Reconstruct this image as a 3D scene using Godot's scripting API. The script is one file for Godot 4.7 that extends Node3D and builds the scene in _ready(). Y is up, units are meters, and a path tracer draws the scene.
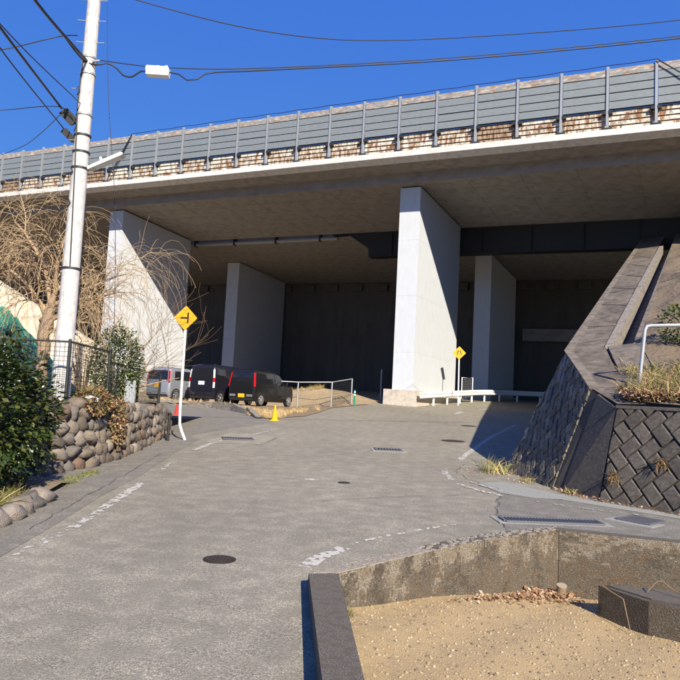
extends Node3D

# ---------------------------------------------------------------- mesh builder
class MB:
	var v := PackedVector3Array()
	var n := PackedVector3Array()
	var c := PackedColorArray()
	var col := Color(1, 1, 1)
	func tri(a: Vector3, b: Vector3, d: Vector3, dir: Vector3) -> void:
		var nn := (d - a).cross(b - a)
		if nn.length_squared() < 1e-16:
			return
		nn = nn.normalized()
		if nn.dot(dir) < 0.0:
			nn = -nn
			var t := b
			b = d
			d = t
		v.append(a); v.append(b); v.append(d)
		n.append(nn); n.append(nn); n.append(nn)
		c.append(col); c.append(col); c.append(col)
	func quad(a: Vector3, b: Vector3, d: Vector3, e: Vector3, dir: Vector3) -> void:
		tri(a, b, d, dir)
		tri(a, d, e, dir)
	# smooth quad with a normal for each corner
	func squad(a: Vector3, b: Vector3, d: Vector3, e: Vector3, na: Vector3, nb: Vector3, nd: Vector3, ne: Vector3) -> void:
		var fl := ((d - a).cross(b - a) + (e - a).cross(d - a)).dot(na + nb + nd + ne) < 0.0
		if fl:
			v.append(a); v.append(d); v.append(b); v.append(a); v.append(e); v.append(d)
			n.append(na); n.append(nd); n.append(nb); n.append(na); n.append(ne); n.append(nd)
		else:
			v.append(a); v.append(b); v.append(d); v.append(a); v.append(d); v.append(e)
			n.append(na); n.append(nb); n.append(nd); n.append(na); n.append(nd); n.append(ne)
		for i in 6:
			c.append(col)
	# planar polygon pushed along ext
	func prism(poly: Array, ext: Vector3) -> void:
		var nr := Vector3.ZERO
		var k := poly.size()
		for i in k:
			var a: Vector3 = poly[i]
			var b: Vector3 = poly[(i + 1) % k]
			nr += Vector3((a.y - b.y) * (a.z + b.z), (a.z - b.z) * (a.x + b.x), (a.x - b.x) * (a.y + b.y))
		nr = nr.normalized()
		var e1: Vector3 = ((poly[1] as Vector3) - (poly[0] as Vector3)).normalized()
		var e2 := nr.cross(e1)
		var flat := PackedVector2Array()
		for p in poly:
			flat.append(Vector2((p - poly[0]).dot(e1), (p - poly[0]).dot(e2)))
		var ix := Geometry2D.triangulate_polygon(flat)
		var dn := nr if nr.dot(ext) > 0.0 else -nr
		for i in range(0, ix.size(), 3):
			var a: Vector3 = poly[ix[i]]
			var b: Vector3 = poly[ix[i + 1]]
			var d: Vector3 = poly[ix[i + 2]]
			tri(a, b, d, -dn)
			tri(a + ext, b + ext, d + ext, dn)
		for i in k:
			var a: Vector3 = poly[i]
			var b: Vector3 = poly[(i + 1) % k]
			quad(a, b, b + ext, a + ext, (b - a).cross(nr))
	func box(lo: Vector3, hi: Vector3) -> void:
		prism([lo, Vector3(hi.x, lo.y, lo.z), Vector3(hi.x, lo.y, hi.z), Vector3(lo.x, lo.y, hi.z)], Vector3(0, hi.y - lo.y, 0))
	# bar of rectangular section from a to b
	func beam(a: Vector3, b: Vector3, w: float, h: float, up := Vector3.UP) -> void:
		var d := (b - a).normalized()
		var s := d.cross(up).normalized() * w * 0.5
		var t := s.cross(d).normalized() * h * 0.5
		prism([a - s - t, a + s - t, a + s + t, a - s + t], b - a)
	func tube(pts: Array, rad: Array, sides := 6, caps := true) -> void:
		var k := pts.size()
		var rings := []
		var dirs := []
		var ref := Vector3.UP
		var d0: Vector3 = (pts[1] - pts[0]).normalized()
		if absf(d0.dot(ref)) > 0.9:
			ref = Vector3.RIGHT
		for i in k:
			var d: Vector3
			if i == 0:
				d = pts[1] - pts[0]
			elif i == k - 1:
				d = pts[k - 1] - pts[k - 2]
			else:
				d = pts[i + 1] - pts[i - 1]
			d = d.normalized()
			var a := d.cross(ref).normalized()
			if a.length_squared() < 0.5:
				a = d.cross(Vector3(0.3, 0.2, 0.9)).normalized()
			var b := a.cross(d)
			ref = b
			var ring := []
			var nrm := []
			for j in sides:
				var t := TAU * j / sides
				var o := a * cos(t) + b * sin(t)
				nrm.append(o)
				ring.append(pts[i] + o * rad[i])
			rings.append(ring)
			dirs.append(nrm)
		for i in k - 1:
			for j in sides:
				var q := (j + 1) % sides
				squad(rings[i][j], rings[i][q], rings[i + 1][q], rings[i + 1][j], dirs[i][j], dirs[i][q], dirs[i + 1][q], dirs[i + 1][j])
		if caps:
			for j in range(1, sides - 1):
				tri(rings[0][0], rings[0][j], rings[0][j + 1], pts[0] - pts[1])
				tri(rings[k - 1][0], rings[k - 1][j], rings[k - 1][j + 1], pts[k - 1] - pts[k - 2])
	func disc(center: Vector3, axis: Vector3, r: float, thick: float, sides := 16) -> void:
		tube([center, center + axis.normalized() * thick], [r, r], sides)
	func leaf(p: Vector3, dir: Vector3, side: Vector3, l: float, w: float) -> void:
		var m := p + dir * l * 0.5
		var up := side.cross(dir).normalized()
		tri(p, m + side * w * 0.5, p + dir * l - up * l * 0.06, up)
		tri(p, p + dir * l - up * l * 0.06, m - side * w * 0.5, up)
	func mesh() -> ArrayMesh:
		var a := []
		a.resize(Mesh.ARRAY_MAX)
		a[Mesh.ARRAY_VERTEX] = v
		a[Mesh.ARRAY_NORMAL] = n
		a[Mesh.ARRAY_COLOR] = c
		var m := ArrayMesh.new()
		m.add_surface_from_arrays(Mesh.PRIMITIVE_TRIANGLES, a)
		return m

var rng := RandomNumberGenerator.new()
var taken := {}
var M := {}

func numbered(parent: Node, called: String) -> String:
	var key := "%d/%s" % [parent.get_instance_id(), called]
	if not taken.has(key):
		taken[key] = 0
		return called
	taken[key] += 1
	return "%s_%03d" % [called, taken[key]]

func obj(called: String, mb: MB, m: Material, parent: Node = self) -> MeshInstance3D:
	return put(called, mb.mesh(), m, parent)

func put(called: String, mesh: Mesh, m: Material, parent: Node = self) -> MeshInstance3D:
	var o := MeshInstance3D.new()
	o.mesh = mesh
	o.material_override = m
	o.name = numbered(parent, called)
	parent.add_child(o, true)
	return o

func thing(called: String, label: String, category: String, at := Vector3.ZERO, group := "") -> Node3D:
	var o := Node3D.new()
	o.name = numbered(self, called)
	add_child(o, true)
	o.position = at
	tag(o, label, category, group)
	return o

func tag(o: Node, label: String, category: String, group := "", kind := "") -> Node:
	o.set_meta("label", label)
	o.set_meta("category", category)
	if group:
		o.set_meta("group", group)
	if kind:
		o.set_meta("kind", kind)
	return o

func struct_(o: Node) -> Node:
	o.set_meta("kind", "structure")
	return o

# ---------------------------------------------------------------- places
# x to the right of the camera, d metres ahead of it
func P(x: float, y: float, d: float) -> Vector3:
	return Vector3(x, y, -d)

# viaduct frame: u along the deck (to the far left), v across it (away)
func W(u: float, v: float, y: float) -> Vector3:
	return Vector3(3.03 - 0.891007 * u + 0.45399 * v, y, -(34.7 + 0.45399 * u + 0.891007 * v))

const PD := [-300.0, -60.0, -20.0, 0.0, 6.0, 10.0, 14.0, 18.0, 20.0, 26.0, 31.0, 37.0, 45.0, 60.0, 80.0, 600.0]
const PH := [-6.0, -2.0, -0.7, 0.0, 0.19, 0.33, 0.46, 0.63, 0.74, 1.05, 1.32, 1.8, 2.35, 3.0, 3.4, 3.4]
func h1(d: float) -> float:
	for i in PD.size() - 1:
		if d <= PD[i + 1]:
			return lerpf(PH[i], PH[i + 1], (d - PD[i]) / (PD[i + 1] - PD[i]))
	return PH[PH.size() - 1]

func hh(x: float, d: float) -> float:
	var y := (h1(d - 1.2) + h1(d - 0.6) + h1(d) + h1(d + 0.6) + h1(d + 1.2)) / 5.0
	if d > 29.0:
		var t := clampf((1.0 - x) / 3.5, 0.0, 1.0)
		y = lerpf(y, minf(y, 1.42), t * t * (3.0 - 2.0 * t))
	return y

func G(x: float, d: float, up := 0.0) -> Vector3:
	return P(x, hh(x, d) + up, d)

# slope of the embankment beside the underpass
func slope_y(x: float, d: float) -> float:
	return 3.03 + 0.238 * (x - 4.95) + 0.251 * (d - 15.43)

func SL(x: float, d: float, up := 0.0) -> Vector3:
	return P(x, slope_y(x, d) + up, d)

# ---------------------------------------------------------------- textures
func noise(size: int, freq: float, octaves: int, s: int, kind := 0) -> PackedByteArray:
	var f := FastNoiseLite.new()
	f.seed = s
	f.frequency = freq
	f.fractal_octaves = octaves
	f.noise_type = [FastNoiseLite.TYPE_SIMPLEX_SMOOTH, FastNoiseLite.TYPE_CELLULAR, FastNoiseLite.TYPE_VALUE][kind]
	if octaves == 1:
		f.fractal_type = FastNoiseLite.FRACTAL_NONE
	var im := f.get_seamless_image(size, size, false, false, 0.1)
	im.convert(Image.FORMAT_L8)
	return im.get_data()

func ramp_at(ramp: Array, t: float) -> Color:
	for i in ramp.size() - 1:
		if t <= ramp[i + 1][0]:
			return (ramp[i][1] as Color).lerp(ramp[i + 1][1], clampf((t - ramp[i][0]) / (ramp[i + 1][0] - ramp[i][0]), 0.0, 1.0))
	return ramp[ramp.size() - 1][1]

# colours are linear base colours; a: ramp over mixed noise, b: second ramp where mask noise exceeds t0..t1
func tex(size: int, layers: Array, ra: Array, rb: Array = [], mask: Array = [], t0 := 0.55, t1 := 0.65) -> ImageTexture:
	var la := []
	var wa := []
	for l in layers:
		la.append(noise(size, l[0], l[1], l[2]))
		wa.append(l[3])
	var mk := PackedByteArray()
	if mask.size() > 0:
		mk = noise(size, mask[0], mask[1], mask[2])
	var lut := PackedFloat32Array()
	var lut2 := PackedFloat32Array()
	for i in 256:
		var q := ramp_at(ra, i / 255.0)
		lut.append(q.r); lut.append(q.g); lut.append(q.b)
		if rb.size() > 0:
			q = ramp_at(rb, i / 255.0)
		lut2.append(q.r); lut2.append(q.g); lut2.append(q.b)
	var enc := PackedByteArray()
	for i in 2049:
		enc.append(int(clampf(Color(i / 2048.0, 0, 0).linear_to_srgb().r * 255.0 + 0.5, 0, 255)))
	var out := PackedByteArray()
	out.resize(size * size * 3)
	var k := la.size()
	for i in size * size:
		var s := 0.0
		for j in k:
			s += la[j][i] * wa[j]
		var x := clampi(int(s), 0, 255) * 3
		var r := lut[x]
		var g := lut[x + 1]
		var b := lut[x + 2]
		if mk.size() > 0:
			var t := clampf((mk[i] / 255.0 - t0) / (t1 - t0), 0.0, 1.0)
			if t > 0.0:
				r += (lut2[x] - r) * t
				g += (lut2[x + 1] - g) * t
				b += (lut2[x + 2] - b) * t
		out[i * 3] = enc[mini(int(r * 2048.0), 2048)]
		out[i * 3 + 1] = enc[mini(int(g * 2048.0), 2048)]
		out[i * 3 + 2] = enc[mini(int(b * 2048.0), 2048)]
	return ImageTexture.create_from_image(Image.create_from_data(size, size, false, Image.FORMAT_RGB8, out))

func bump(size: int, freq: float, octaves: int, s: int, kind := 0) -> ImageTexture:
	return ImageTexture.create_from_image(Image.create_from_data(size, size, false, Image.FORMAT_L8, noise(size, freq, octaves, s, kind)))

func gray(x: float, warm := 0.0) -> Color:
	return Color(x * (1.0 + warm), x, x * (1.0 - warm))

func mat(called: String, c: Color, rough: float, t: Texture2D = null, scale := Vector3.ONE, bt: Texture2D = null, bs := 0.0, metal := 0.0, local := false) -> StandardMaterial3D:
	var m := StandardMaterial3D.new()
	m.resource_name = called
	m.albedo_color = c.linear_to_srgb()
	m.roughness = rough
	m.metallic = metal
	m.vertex_color_use_as_albedo = true
	m.uv1_triplanar = true
	m.uv1_world_triplanar = not local
	m.uv1_scale = scale
	if t:
		m.albedo_texture = t
	if bt:
		m.heightmap_enabled = true
		m.heightmap_texture = bt
		m.heightmap_scale = bs
	M[called] = m
	return m

func materials() -> void:
	var W1 := Color(1, 1, 1)
	var grain := bump(512, 0.22, 3, 5)
	var lumps := bump(512, 0.03, 5, 9)
	var t_as := tex(1024, [[0.26, 1, 1, 0.5], [0.1, 2, 7, 0.2], [0.05, 3, 2, 0.18], [0.006, 3, 3, 0.12]],
		[[0.0, gray(0.03, 0.03)], [0.3, gray(0.08, 0.035)], [0.42, gray(0.165, 0.04)], [0.52, gray(0.21, 0.04)], [0.62, gray(0.26, 0.05)], [0.72, gray(0.42, 0.05)], [1.0, gray(0.6, 0.05)]],
		[[0.0, gray(0.05, 0.03)], [0.4, gray(0.15, 0.03)], [0.6, gray(0.20, 0.04)], [1.0, gray(0.36, 0.05)]], [0.008, 4, 4], 0.5, 0.75)
	mat("asphalt", Color(1.36, 1.285, 1.02), 0.93, t_as, Vector3.ONE / 2.9, grain, 0.5)
	mat("asphalt_dark", Color(0.86, 0.83, 0.72), 0.93, t_as, Vector3.ONE / 2.2, grain, 0.6)
	mat("asphalt_gutter", Color(0.92, 0.88, 0.75), 0.93, t_as, Vector3.ONE / 3.1, grain, 0.5)
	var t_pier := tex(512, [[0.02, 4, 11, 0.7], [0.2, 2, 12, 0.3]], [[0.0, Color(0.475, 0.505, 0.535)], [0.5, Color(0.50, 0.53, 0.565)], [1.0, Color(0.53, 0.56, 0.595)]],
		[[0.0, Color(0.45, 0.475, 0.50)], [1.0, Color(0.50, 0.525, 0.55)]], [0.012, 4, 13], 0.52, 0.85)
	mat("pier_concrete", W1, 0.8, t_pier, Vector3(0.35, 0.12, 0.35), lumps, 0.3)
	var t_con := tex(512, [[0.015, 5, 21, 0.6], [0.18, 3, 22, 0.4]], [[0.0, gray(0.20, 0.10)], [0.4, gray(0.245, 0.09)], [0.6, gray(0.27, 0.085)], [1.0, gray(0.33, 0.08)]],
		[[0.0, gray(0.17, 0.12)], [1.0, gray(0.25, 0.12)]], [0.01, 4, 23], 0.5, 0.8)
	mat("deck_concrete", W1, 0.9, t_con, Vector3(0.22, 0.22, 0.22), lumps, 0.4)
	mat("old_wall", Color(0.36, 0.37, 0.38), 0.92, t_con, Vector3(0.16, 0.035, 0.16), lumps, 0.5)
	mat("footing", Color(1.75, 1.72, 1.62), 0.9, t_con, Vector3(0.8, 0.5, 0.8), grain, 0.3)
	mat("fascia", Color(2.25, 2.4, 2.5), 0.85, t_con, Vector3(0.4, 0.4, 0.4), lumps, 0.2)
	var t_slope := tex(1024, [[0.012, 5, 31, 0.5], [0.15, 3, 32, 0.5]], [[0.0, Color(0.05, 0.045, 0.04)], [0.38, Color(0.135, 0.12, 0.105)], [0.55, Color(0.185, 0.168, 0.15)], [0.75, Color(0.25, 0.23, 0.205)], [1.0, Color(0.36, 0.34, 0.31)]],
		[[0.0, Color(0.035, 0.032, 0.03)], [1.0, Color(0.16, 0.145, 0.13)]], [0.009, 5, 33], 0.48, 0.68)
	mat("slope_concrete", Color(1.0, 0.93, 0.83), 0.93, t_slope, Vector3(0.28, 0.28, 0.28), grain, 0.5)
	mat("kerb_concrete", Color(1.5, 1.45, 1.35), 0.92, t_slope, Vector3(0.6, 0.6, 0.6), grain, 0.4)
	# weathered wall: pale lichen crust over black staining
	var t_lot := tex(1024, [[0.10, 4, 41, 0.6], [0.35, 2, 42, 0.4]], [[0.0, Color(0.035, 0.03, 0.025)], [0.42, Color(0.085, 0.075, 0.062)], [0.56, Color(0.15, 0.135, 0.112)], [0.66, Color(0.30, 0.28, 0.245)], [1.0, Color(0.5, 0.48, 0.44)]],
		[[0.0, Color(0.06, 0.05, 0.038)], [0.5, Color(0.12, 0.1, 0.075)], [1.0, Color(0.26, 0.23, 0.18)]], [0.012, 4, 43], 0.5, 0.68)
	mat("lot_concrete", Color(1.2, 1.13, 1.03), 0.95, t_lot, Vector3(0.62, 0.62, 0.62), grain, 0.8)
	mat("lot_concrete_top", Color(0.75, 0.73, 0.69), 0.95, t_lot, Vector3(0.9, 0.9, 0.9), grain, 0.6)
	mat("crust", Color(2.1, 2.1, 2.1), 0.95, t_lot, Vector3(1.4, 1.4, 1.4), grain, 0.8)
	var t_blk := tex(512, [[0.03, 4, 51, 0.5], [0.3, 2, 52, 0.5]], [[0.0, Color(0.02, 0.018, 0.016)], [0.4, Color(0.06, 0.056, 0.05)], [0.5, Color(0.085, 0.079, 0.071)], [0.62, Color(0.12, 0.112, 0.1)], [1.0, Color(0.3, 0.285, 0.25)]],
		[[0.0, Color(0.02, 0.018, 0.016)], [1.0, Color(0.11, 0.1, 0.088)]], [0.012, 4, 53], 0.5, 0.62)
	for i in 4:
		mat("block_%d" % i, gray([1.0, 1.25, 0.8, 1.45][i], 0.06), 0.92, t_blk, Vector3.ONE * (1.1 + 0.2 * i), grain, 0.8)
	mat("mortar", Color(0.05, 0.048, 0.045), 0.95, null, Vector3.ONE, grain, 0.8)
	mat("shade_block", Color(2.0, 1.85, 1.5), 0.9, t_blk, Vector3.ONE * 0.9, lumps, 5.0)  # block colour raised and warmed to offset shade on the underpass face
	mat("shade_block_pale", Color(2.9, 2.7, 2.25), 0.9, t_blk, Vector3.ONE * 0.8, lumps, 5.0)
	var t_soil := tex(1024, [[0.12, 4, 61, 0.6], [0.4, 1, 62, 0.4]], [[0.0, Color(0.10, 0.075, 0.045)], [0.35, Color(0.24, 0.185, 0.115)], [0.55, Color(0.34, 0.27, 0.175)], [0.75, Color(0.44, 0.36, 0.25)], [1.0, Color(0.6, 0.53, 0.42)]],
		[[0.0, Color(0.13, 0.1, 0.065)], [1.0, Color(0.42, 0.34, 0.23)]], [0.01, 4, 63], 0.52, 0.75)
	mat("soil", Color(1.22, 1.12, 0.86), 0.97, t_soil, Vector3.ONE / 1.7, grain, 0.7)
	mat("earth", Color(0.7, 0.66, 0.6), 0.97, t_soil, Vector3.ONE / 3.0, lumps, 1.5)
	mat("bank_earth", Color(0.5, 0.47, 0.47), 0.97, t_soil, Vector3.ONE / 2.0, lumps, 4.0)
	mat("sand", Color(1.02, 0.97, 0.88), 0.97, t_soil, Vector3.ONE / 4.0, lumps, 1.5)
	# noise barrier
	var t_pan := tex(512, [[0.02, 4, 71, 0.6], [0.25, 2, 72, 0.4]], [[0.0, Color(0.15, 0.165, 0.18)], [0.5, Color(0.20, 0.215, 0.23)], [1.0, Color(0.26, 0.275, 0.285)]])
	mat("panel_grey", Color(1.0, 1.06, 1.05), 0.6, t_pan, Vector3(0.3, 0.8, 0.3), lumps, 0.1, 0.2)
	var t_rust := tex(512, [[0.02, 4, 71, 0.5], [0.25, 2, 72, 0.5]], [[0.0, Color(0.16, 0.175, 0.19)], [0.5, Color(0.22, 0.235, 0.245)], [1.0, Color(0.3, 0.31, 0.31)]],
		[[0.0, Color(0.08, 0.03, 0.015)], [0.42, Color(0.2, 0.08, 0.035)], [0.52, Color(0.42, 0.30, 0.2)], [0.62, Color(0.55, 0.52, 0.45)], [1.0, Color(0.6, 0.58, 0.52)]], [0.02, 3, 73], 0.54, 0.62)
	mat("panel_rust", W1, 0.75, t_rust, Vector3(0.22, 0.6, 0.22), lumps, 0.1, 0.0)
	var t_str := tex(512, [[0.03, 4, 81, 0.5], [0.2, 2, 82, 0.5]], [[0.0, Color(0.30, 0.26, 0.2)], [0.4, Color(0.46, 0.42, 0.34)], [0.6, Color(0.62, 0.59, 0.5)], [1.0, Color(0.74, 0.71, 0.62)]],
		[[0.0, Color(0.05, 0.022, 0.012)], [0.4, Color(0.13, 0.055, 0.026)], [0.6, Color(0.3, 0.16, 0.075)], [1.0, Color(0.46, 0.33, 0.2)]], [0.022, 4, 83], 0.5, 0.6)
	mat("strip_rust", W1, 0.8, t_str, Vector3(0.6, 0.11, 0.6), lumps, 0.1)
	mat("strip_pale", Color(1.12, 1.16, 1.2), 0.8, t_str, Vector3(0.3, 0.08, 0.3), lumps, 0.1)
	mat("strip_dark", Color(0.6, 0.5, 0.42), 0.8, t_str, Vector3(0.8, 0.13, 0.8), lumps, 0.1)
	mat("galvanised", Color(0.34, 0.36, 0.38), 0.5, null, Vector3.ONE, null, 0.0, 0.35)
	mat("dark_steel", Color(0.012, 0.012, 0.014), 0.6, null, Vector3.ONE, lumps, 0.3, 0.0)
	mat("bolt_steel", Color(0.03, 0.032, 0.036), 0.55, null, Vector3.ONE, null, 0.0, 0.3)
	mat("pipe_grey", Color(0.3, 0.3, 0.28), 0.6)
	mat("pole_concrete", W1, 0.85, tex(512, [[0.02, 4, 91, 0.6], [0.3, 2, 92, 0.4]], [[0.0, gray(0.36, 0.02)], [0.5, gray(0.5, 0.02)], [1.0, gray(0.6, 0.02)]], [[0.0, gray(0.28, 0.03)], [1.0, gray(0.45, 0.03)]], [0.02, 4, 93], 0.55, 0.75), Vector3(1.2, 0.4, 1.2), grain, 0.15)
	mat("cable", Color(0.012, 0.012, 0.014), 0.5)
	mat("white_plastic", Color(0.78, 0.78, 0.77), 0.45)
	mat("lamp_body", Color(0.6, 0.6, 0.55), 0.45)
	mat("white_paint_steel", Color(0.74, 0.75, 0.75), 0.45)
	mat("yellow_sign", Color(0.78, 0.36, 0.01), 0.5)
	mat("black_print", Color(0.012, 0.012, 0.012), 0.6)
	mat("road_paint", Color(0.5, 0.48, 0.42), 0.85, null, Vector3.ONE, grain, 0.4)
	mat("iron", Color(0.045, 0.04, 0.036), 0.7, t_blk, Vector3.ONE * 6.0, null, 0.0, 0.0)
	M["iron"].albedo_color = Color(0.62, 0.56, 0.5)
	mat("grate_steel", Color(0.14, 0.145, 0.16), 0.55, null, Vector3.ONE, null, 0.0, 0.3)
	mat("pit_shade", Color(0.01, 0.01, 0.01), 1.0)
	mat("tar", Color(0.06, 0.058, 0.055), 0.9)
	mat("insert_grey", Color(0.16, 0.16, 0.17), 0.4)
	mat("dry_wire", Color(0.2, 0.14, 0.08), 0.8)
	mat("pale_concrete", Color(0.95, 0.95, 0.86), 0.93, tex(512, [[0.06, 4, 95, 0.6], [0.35, 2, 96, 0.4]], [[0.0, gray(0.18, 0.0)], [0.5, gray(0.28, 0.0)], [1.0, gray(0.38, 0.0)]]), Vector3.ONE / 1.5, grain, 0.4)
	for i in 6:
		var sc: Color = [Color(0.17, 0.15, 0.125), Color(0.12, 0.105, 0.09), Color(0.21, 0.19, 0.165), Color(0.15, 0.145, 0.14), Color(0.17, 0.12, 0.092), Color(0.27, 0.25, 0.225)][i]
		mat("stone_%d" % i, sc * 3.6, 0.9, t_con, Vector3.ONE * (1.6 + 0.3 * i), lumps, 1.2)
		M["stone_%d" % i].albedo_color = (sc * 3.4).linear_to_srgb()
	mat("stone_mortar", Color(0.19, 0.165, 0.135), 0.95, null, Vector3.ONE, lumps, 2.0)
	mat("bark", W1, 0.92, null, Vector3.ONE, lumps, 1.5)
	mat("leaf_gloss", W1, 0.32)
	M["leaf_gloss"].backlight = Color(0.12, 0.16, 0.04)
	mat("leaf_soft", W1, 0.7)
	M["leaf_soft"].backlight = Color(0.2, 0.2, 0.08)
	mat("dry_leaf", W1, 0.85)
	mat("mesh_black", Color(0.018, 0.02, 0.02), 0.5)
	mat("tarp_green", Color(0.06, 0.26, 0.15), 0.6, null, Vector3.ONE, lumps, 2.5)
	mat("tarp_white", Color(0.7, 0.72, 0.74), 0.6, null, Vector3.ONE, lumps, 2.5)
	mat("beige_wall", Color(2.0, 1.86, 1.55), 0.9, t_con, Vector3(0.5, 0.3, 0.5), lumps, 0.5)
	mat("glass_dark", Color(0.012, 0.013, 0.016), 0.06)
	mat("tyre", Color(0.015, 0.015, 0.015), 0.85)
	mat("rim", Color(0.5, 0.5, 0.51), 0.3, null, Vector3.ONE, null, 0.0, 0.7)
	mat("paint_black", Color(0.010, 0.010, 0.011), 0.25)
	mat("paint_navy", Color(0.012, 0.012, 0.02), 0.22)
	mat("paint_silver", Color(0.32, 0.34, 0.38), 0.3, null, Vector3.ONE, null, 0.0, 0.45)
	for q in ["paint_black", "paint_navy", "paint_silver"]:
		M[q].clearcoat_enabled = true
		M[q].clearcoat = 0.35
		M[q].metallic_specular = 0.35
		M[q].clearcoat_roughness = 0.05
	mat("trim_black", Color(0.014, 0.014, 0.014), 0.6)
	mat("lamp_red", Color(0.42, 0.008, 0.012), 0.15)
	mat("lamp_clear", Color(0.6, 0.6, 0.6), 0.15)
	mat("plate_yellow", Color(0.75, 0.42, 0.01), 0.5)
	mat("plate_white", Color(0.75, 0.76, 0.76), 0.5)
	mat("cone_yellow", Color(0.8, 0.4, 0.0), 0.55)
	mat("cone_red", Color(0.6, 0.03, 0.02), 0.55)
	mat("green_pole", Color(0.0, 0.2, 0.14), 0.5)
	mat("blue_cap", Color(0.04, 0.1, 0.4), 0.4)
	mat("tin", Color(0.33, 0.35, 0.37), 0.45, null, Vector3.ONE, lumps, 1.0, 0.3)

# ---------------------------------------------------------------- ground, road, lot
func lot_polygon() -> PackedVector2Array:
	return PackedVector2Array([Vector2(0.2, 1.0), Vector2(0.06, 3.5), Vector2(-0.06, 5.55), Vector2(0.6, 6.35), Vector2(1.05, 6.85), Vector2(1.7, 7.4), Vector2(2.44, 7.86), Vector2(3.7, 7.38), Vector2(7.5, 5.9), Vector2(8.5, 1.0)])

func sheet(called: String, m: Material, poly: Array, up: float, step := 0.5, parent: Node = self) -> MeshInstance3D:
	# polygon in plan (x, d) laid on the ground
	var pg := PackedVector2Array(poly)
	var lo := pg[0]
	var hi := pg[0]
	for p in pg:
		lo = lo.min(p)
		hi = hi.max(p)
	var mb := MB.new()
	var x := lo.x
	while x < hi.x:
		var d := lo.y
		while d < hi.y:
			var cell := PackedVector2Array([Vector2(x, d), Vector2(x + step, d), Vector2(x + step, d + step), Vector2(x, d + step)])
			for piece in Geometry2D.intersect_polygons(cell, pg):
				var ix := Geometry2D.triangulate_polygon(piece)
				for i in range(0, ix.size(), 3):
					mb.tri(G(piece[ix[i]].x, piece[ix[i]].y, up), G(piece[ix[i + 1]].x, piece[ix[i + 1]].y, up), G(piece[ix[i + 2]].x, piece[ix[i + 2]].y, up), Vector3.UP)
			d += step
		x += step
	return obj(called, mb, m, parent)

# grid surface with smooth normals; f gives the point for grid coordinates
func smooth_grid(mb: MB, f: Callable, nu: int, nv: int) -> void:
	var p := []
	var nr := []
	for i in nu + 1:
		var row := []
		var rn := []
		for j in nv + 1:
			row.append(f.call(float(i), float(j)))
			var du: Vector3 = f.call(i + 0.4, float(j)) - f.call(i - 0.4, float(j))
			var dv: Vector3 = f.call(float(i), j + 0.4) - f.call(float(i), j - 0.4)
			var n := du.cross(dv).normalized()
			if n.y < 0:
				n = -n
			rn.append(n)
		p.append(row)
		nr.append(rn)
	for i in nu:
		for j in nv:
			mb.squad(p[i][j], p[i + 1][j], p[i + 1][j + 1], p[i][j + 1], nr[i][j], nr[i + 1][j], nr[i + 1][j + 1], nr[i][j + 1])

func grid_axis(parts: Array) -> Array:
	var out := []
	for p in parts:
		var x: float = p[0]
		while x < p[1] - 0.0001:
			out.append(x)
			x += p[2]
	out.append(parts[parts.size() - 1][1])
	return out

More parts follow.
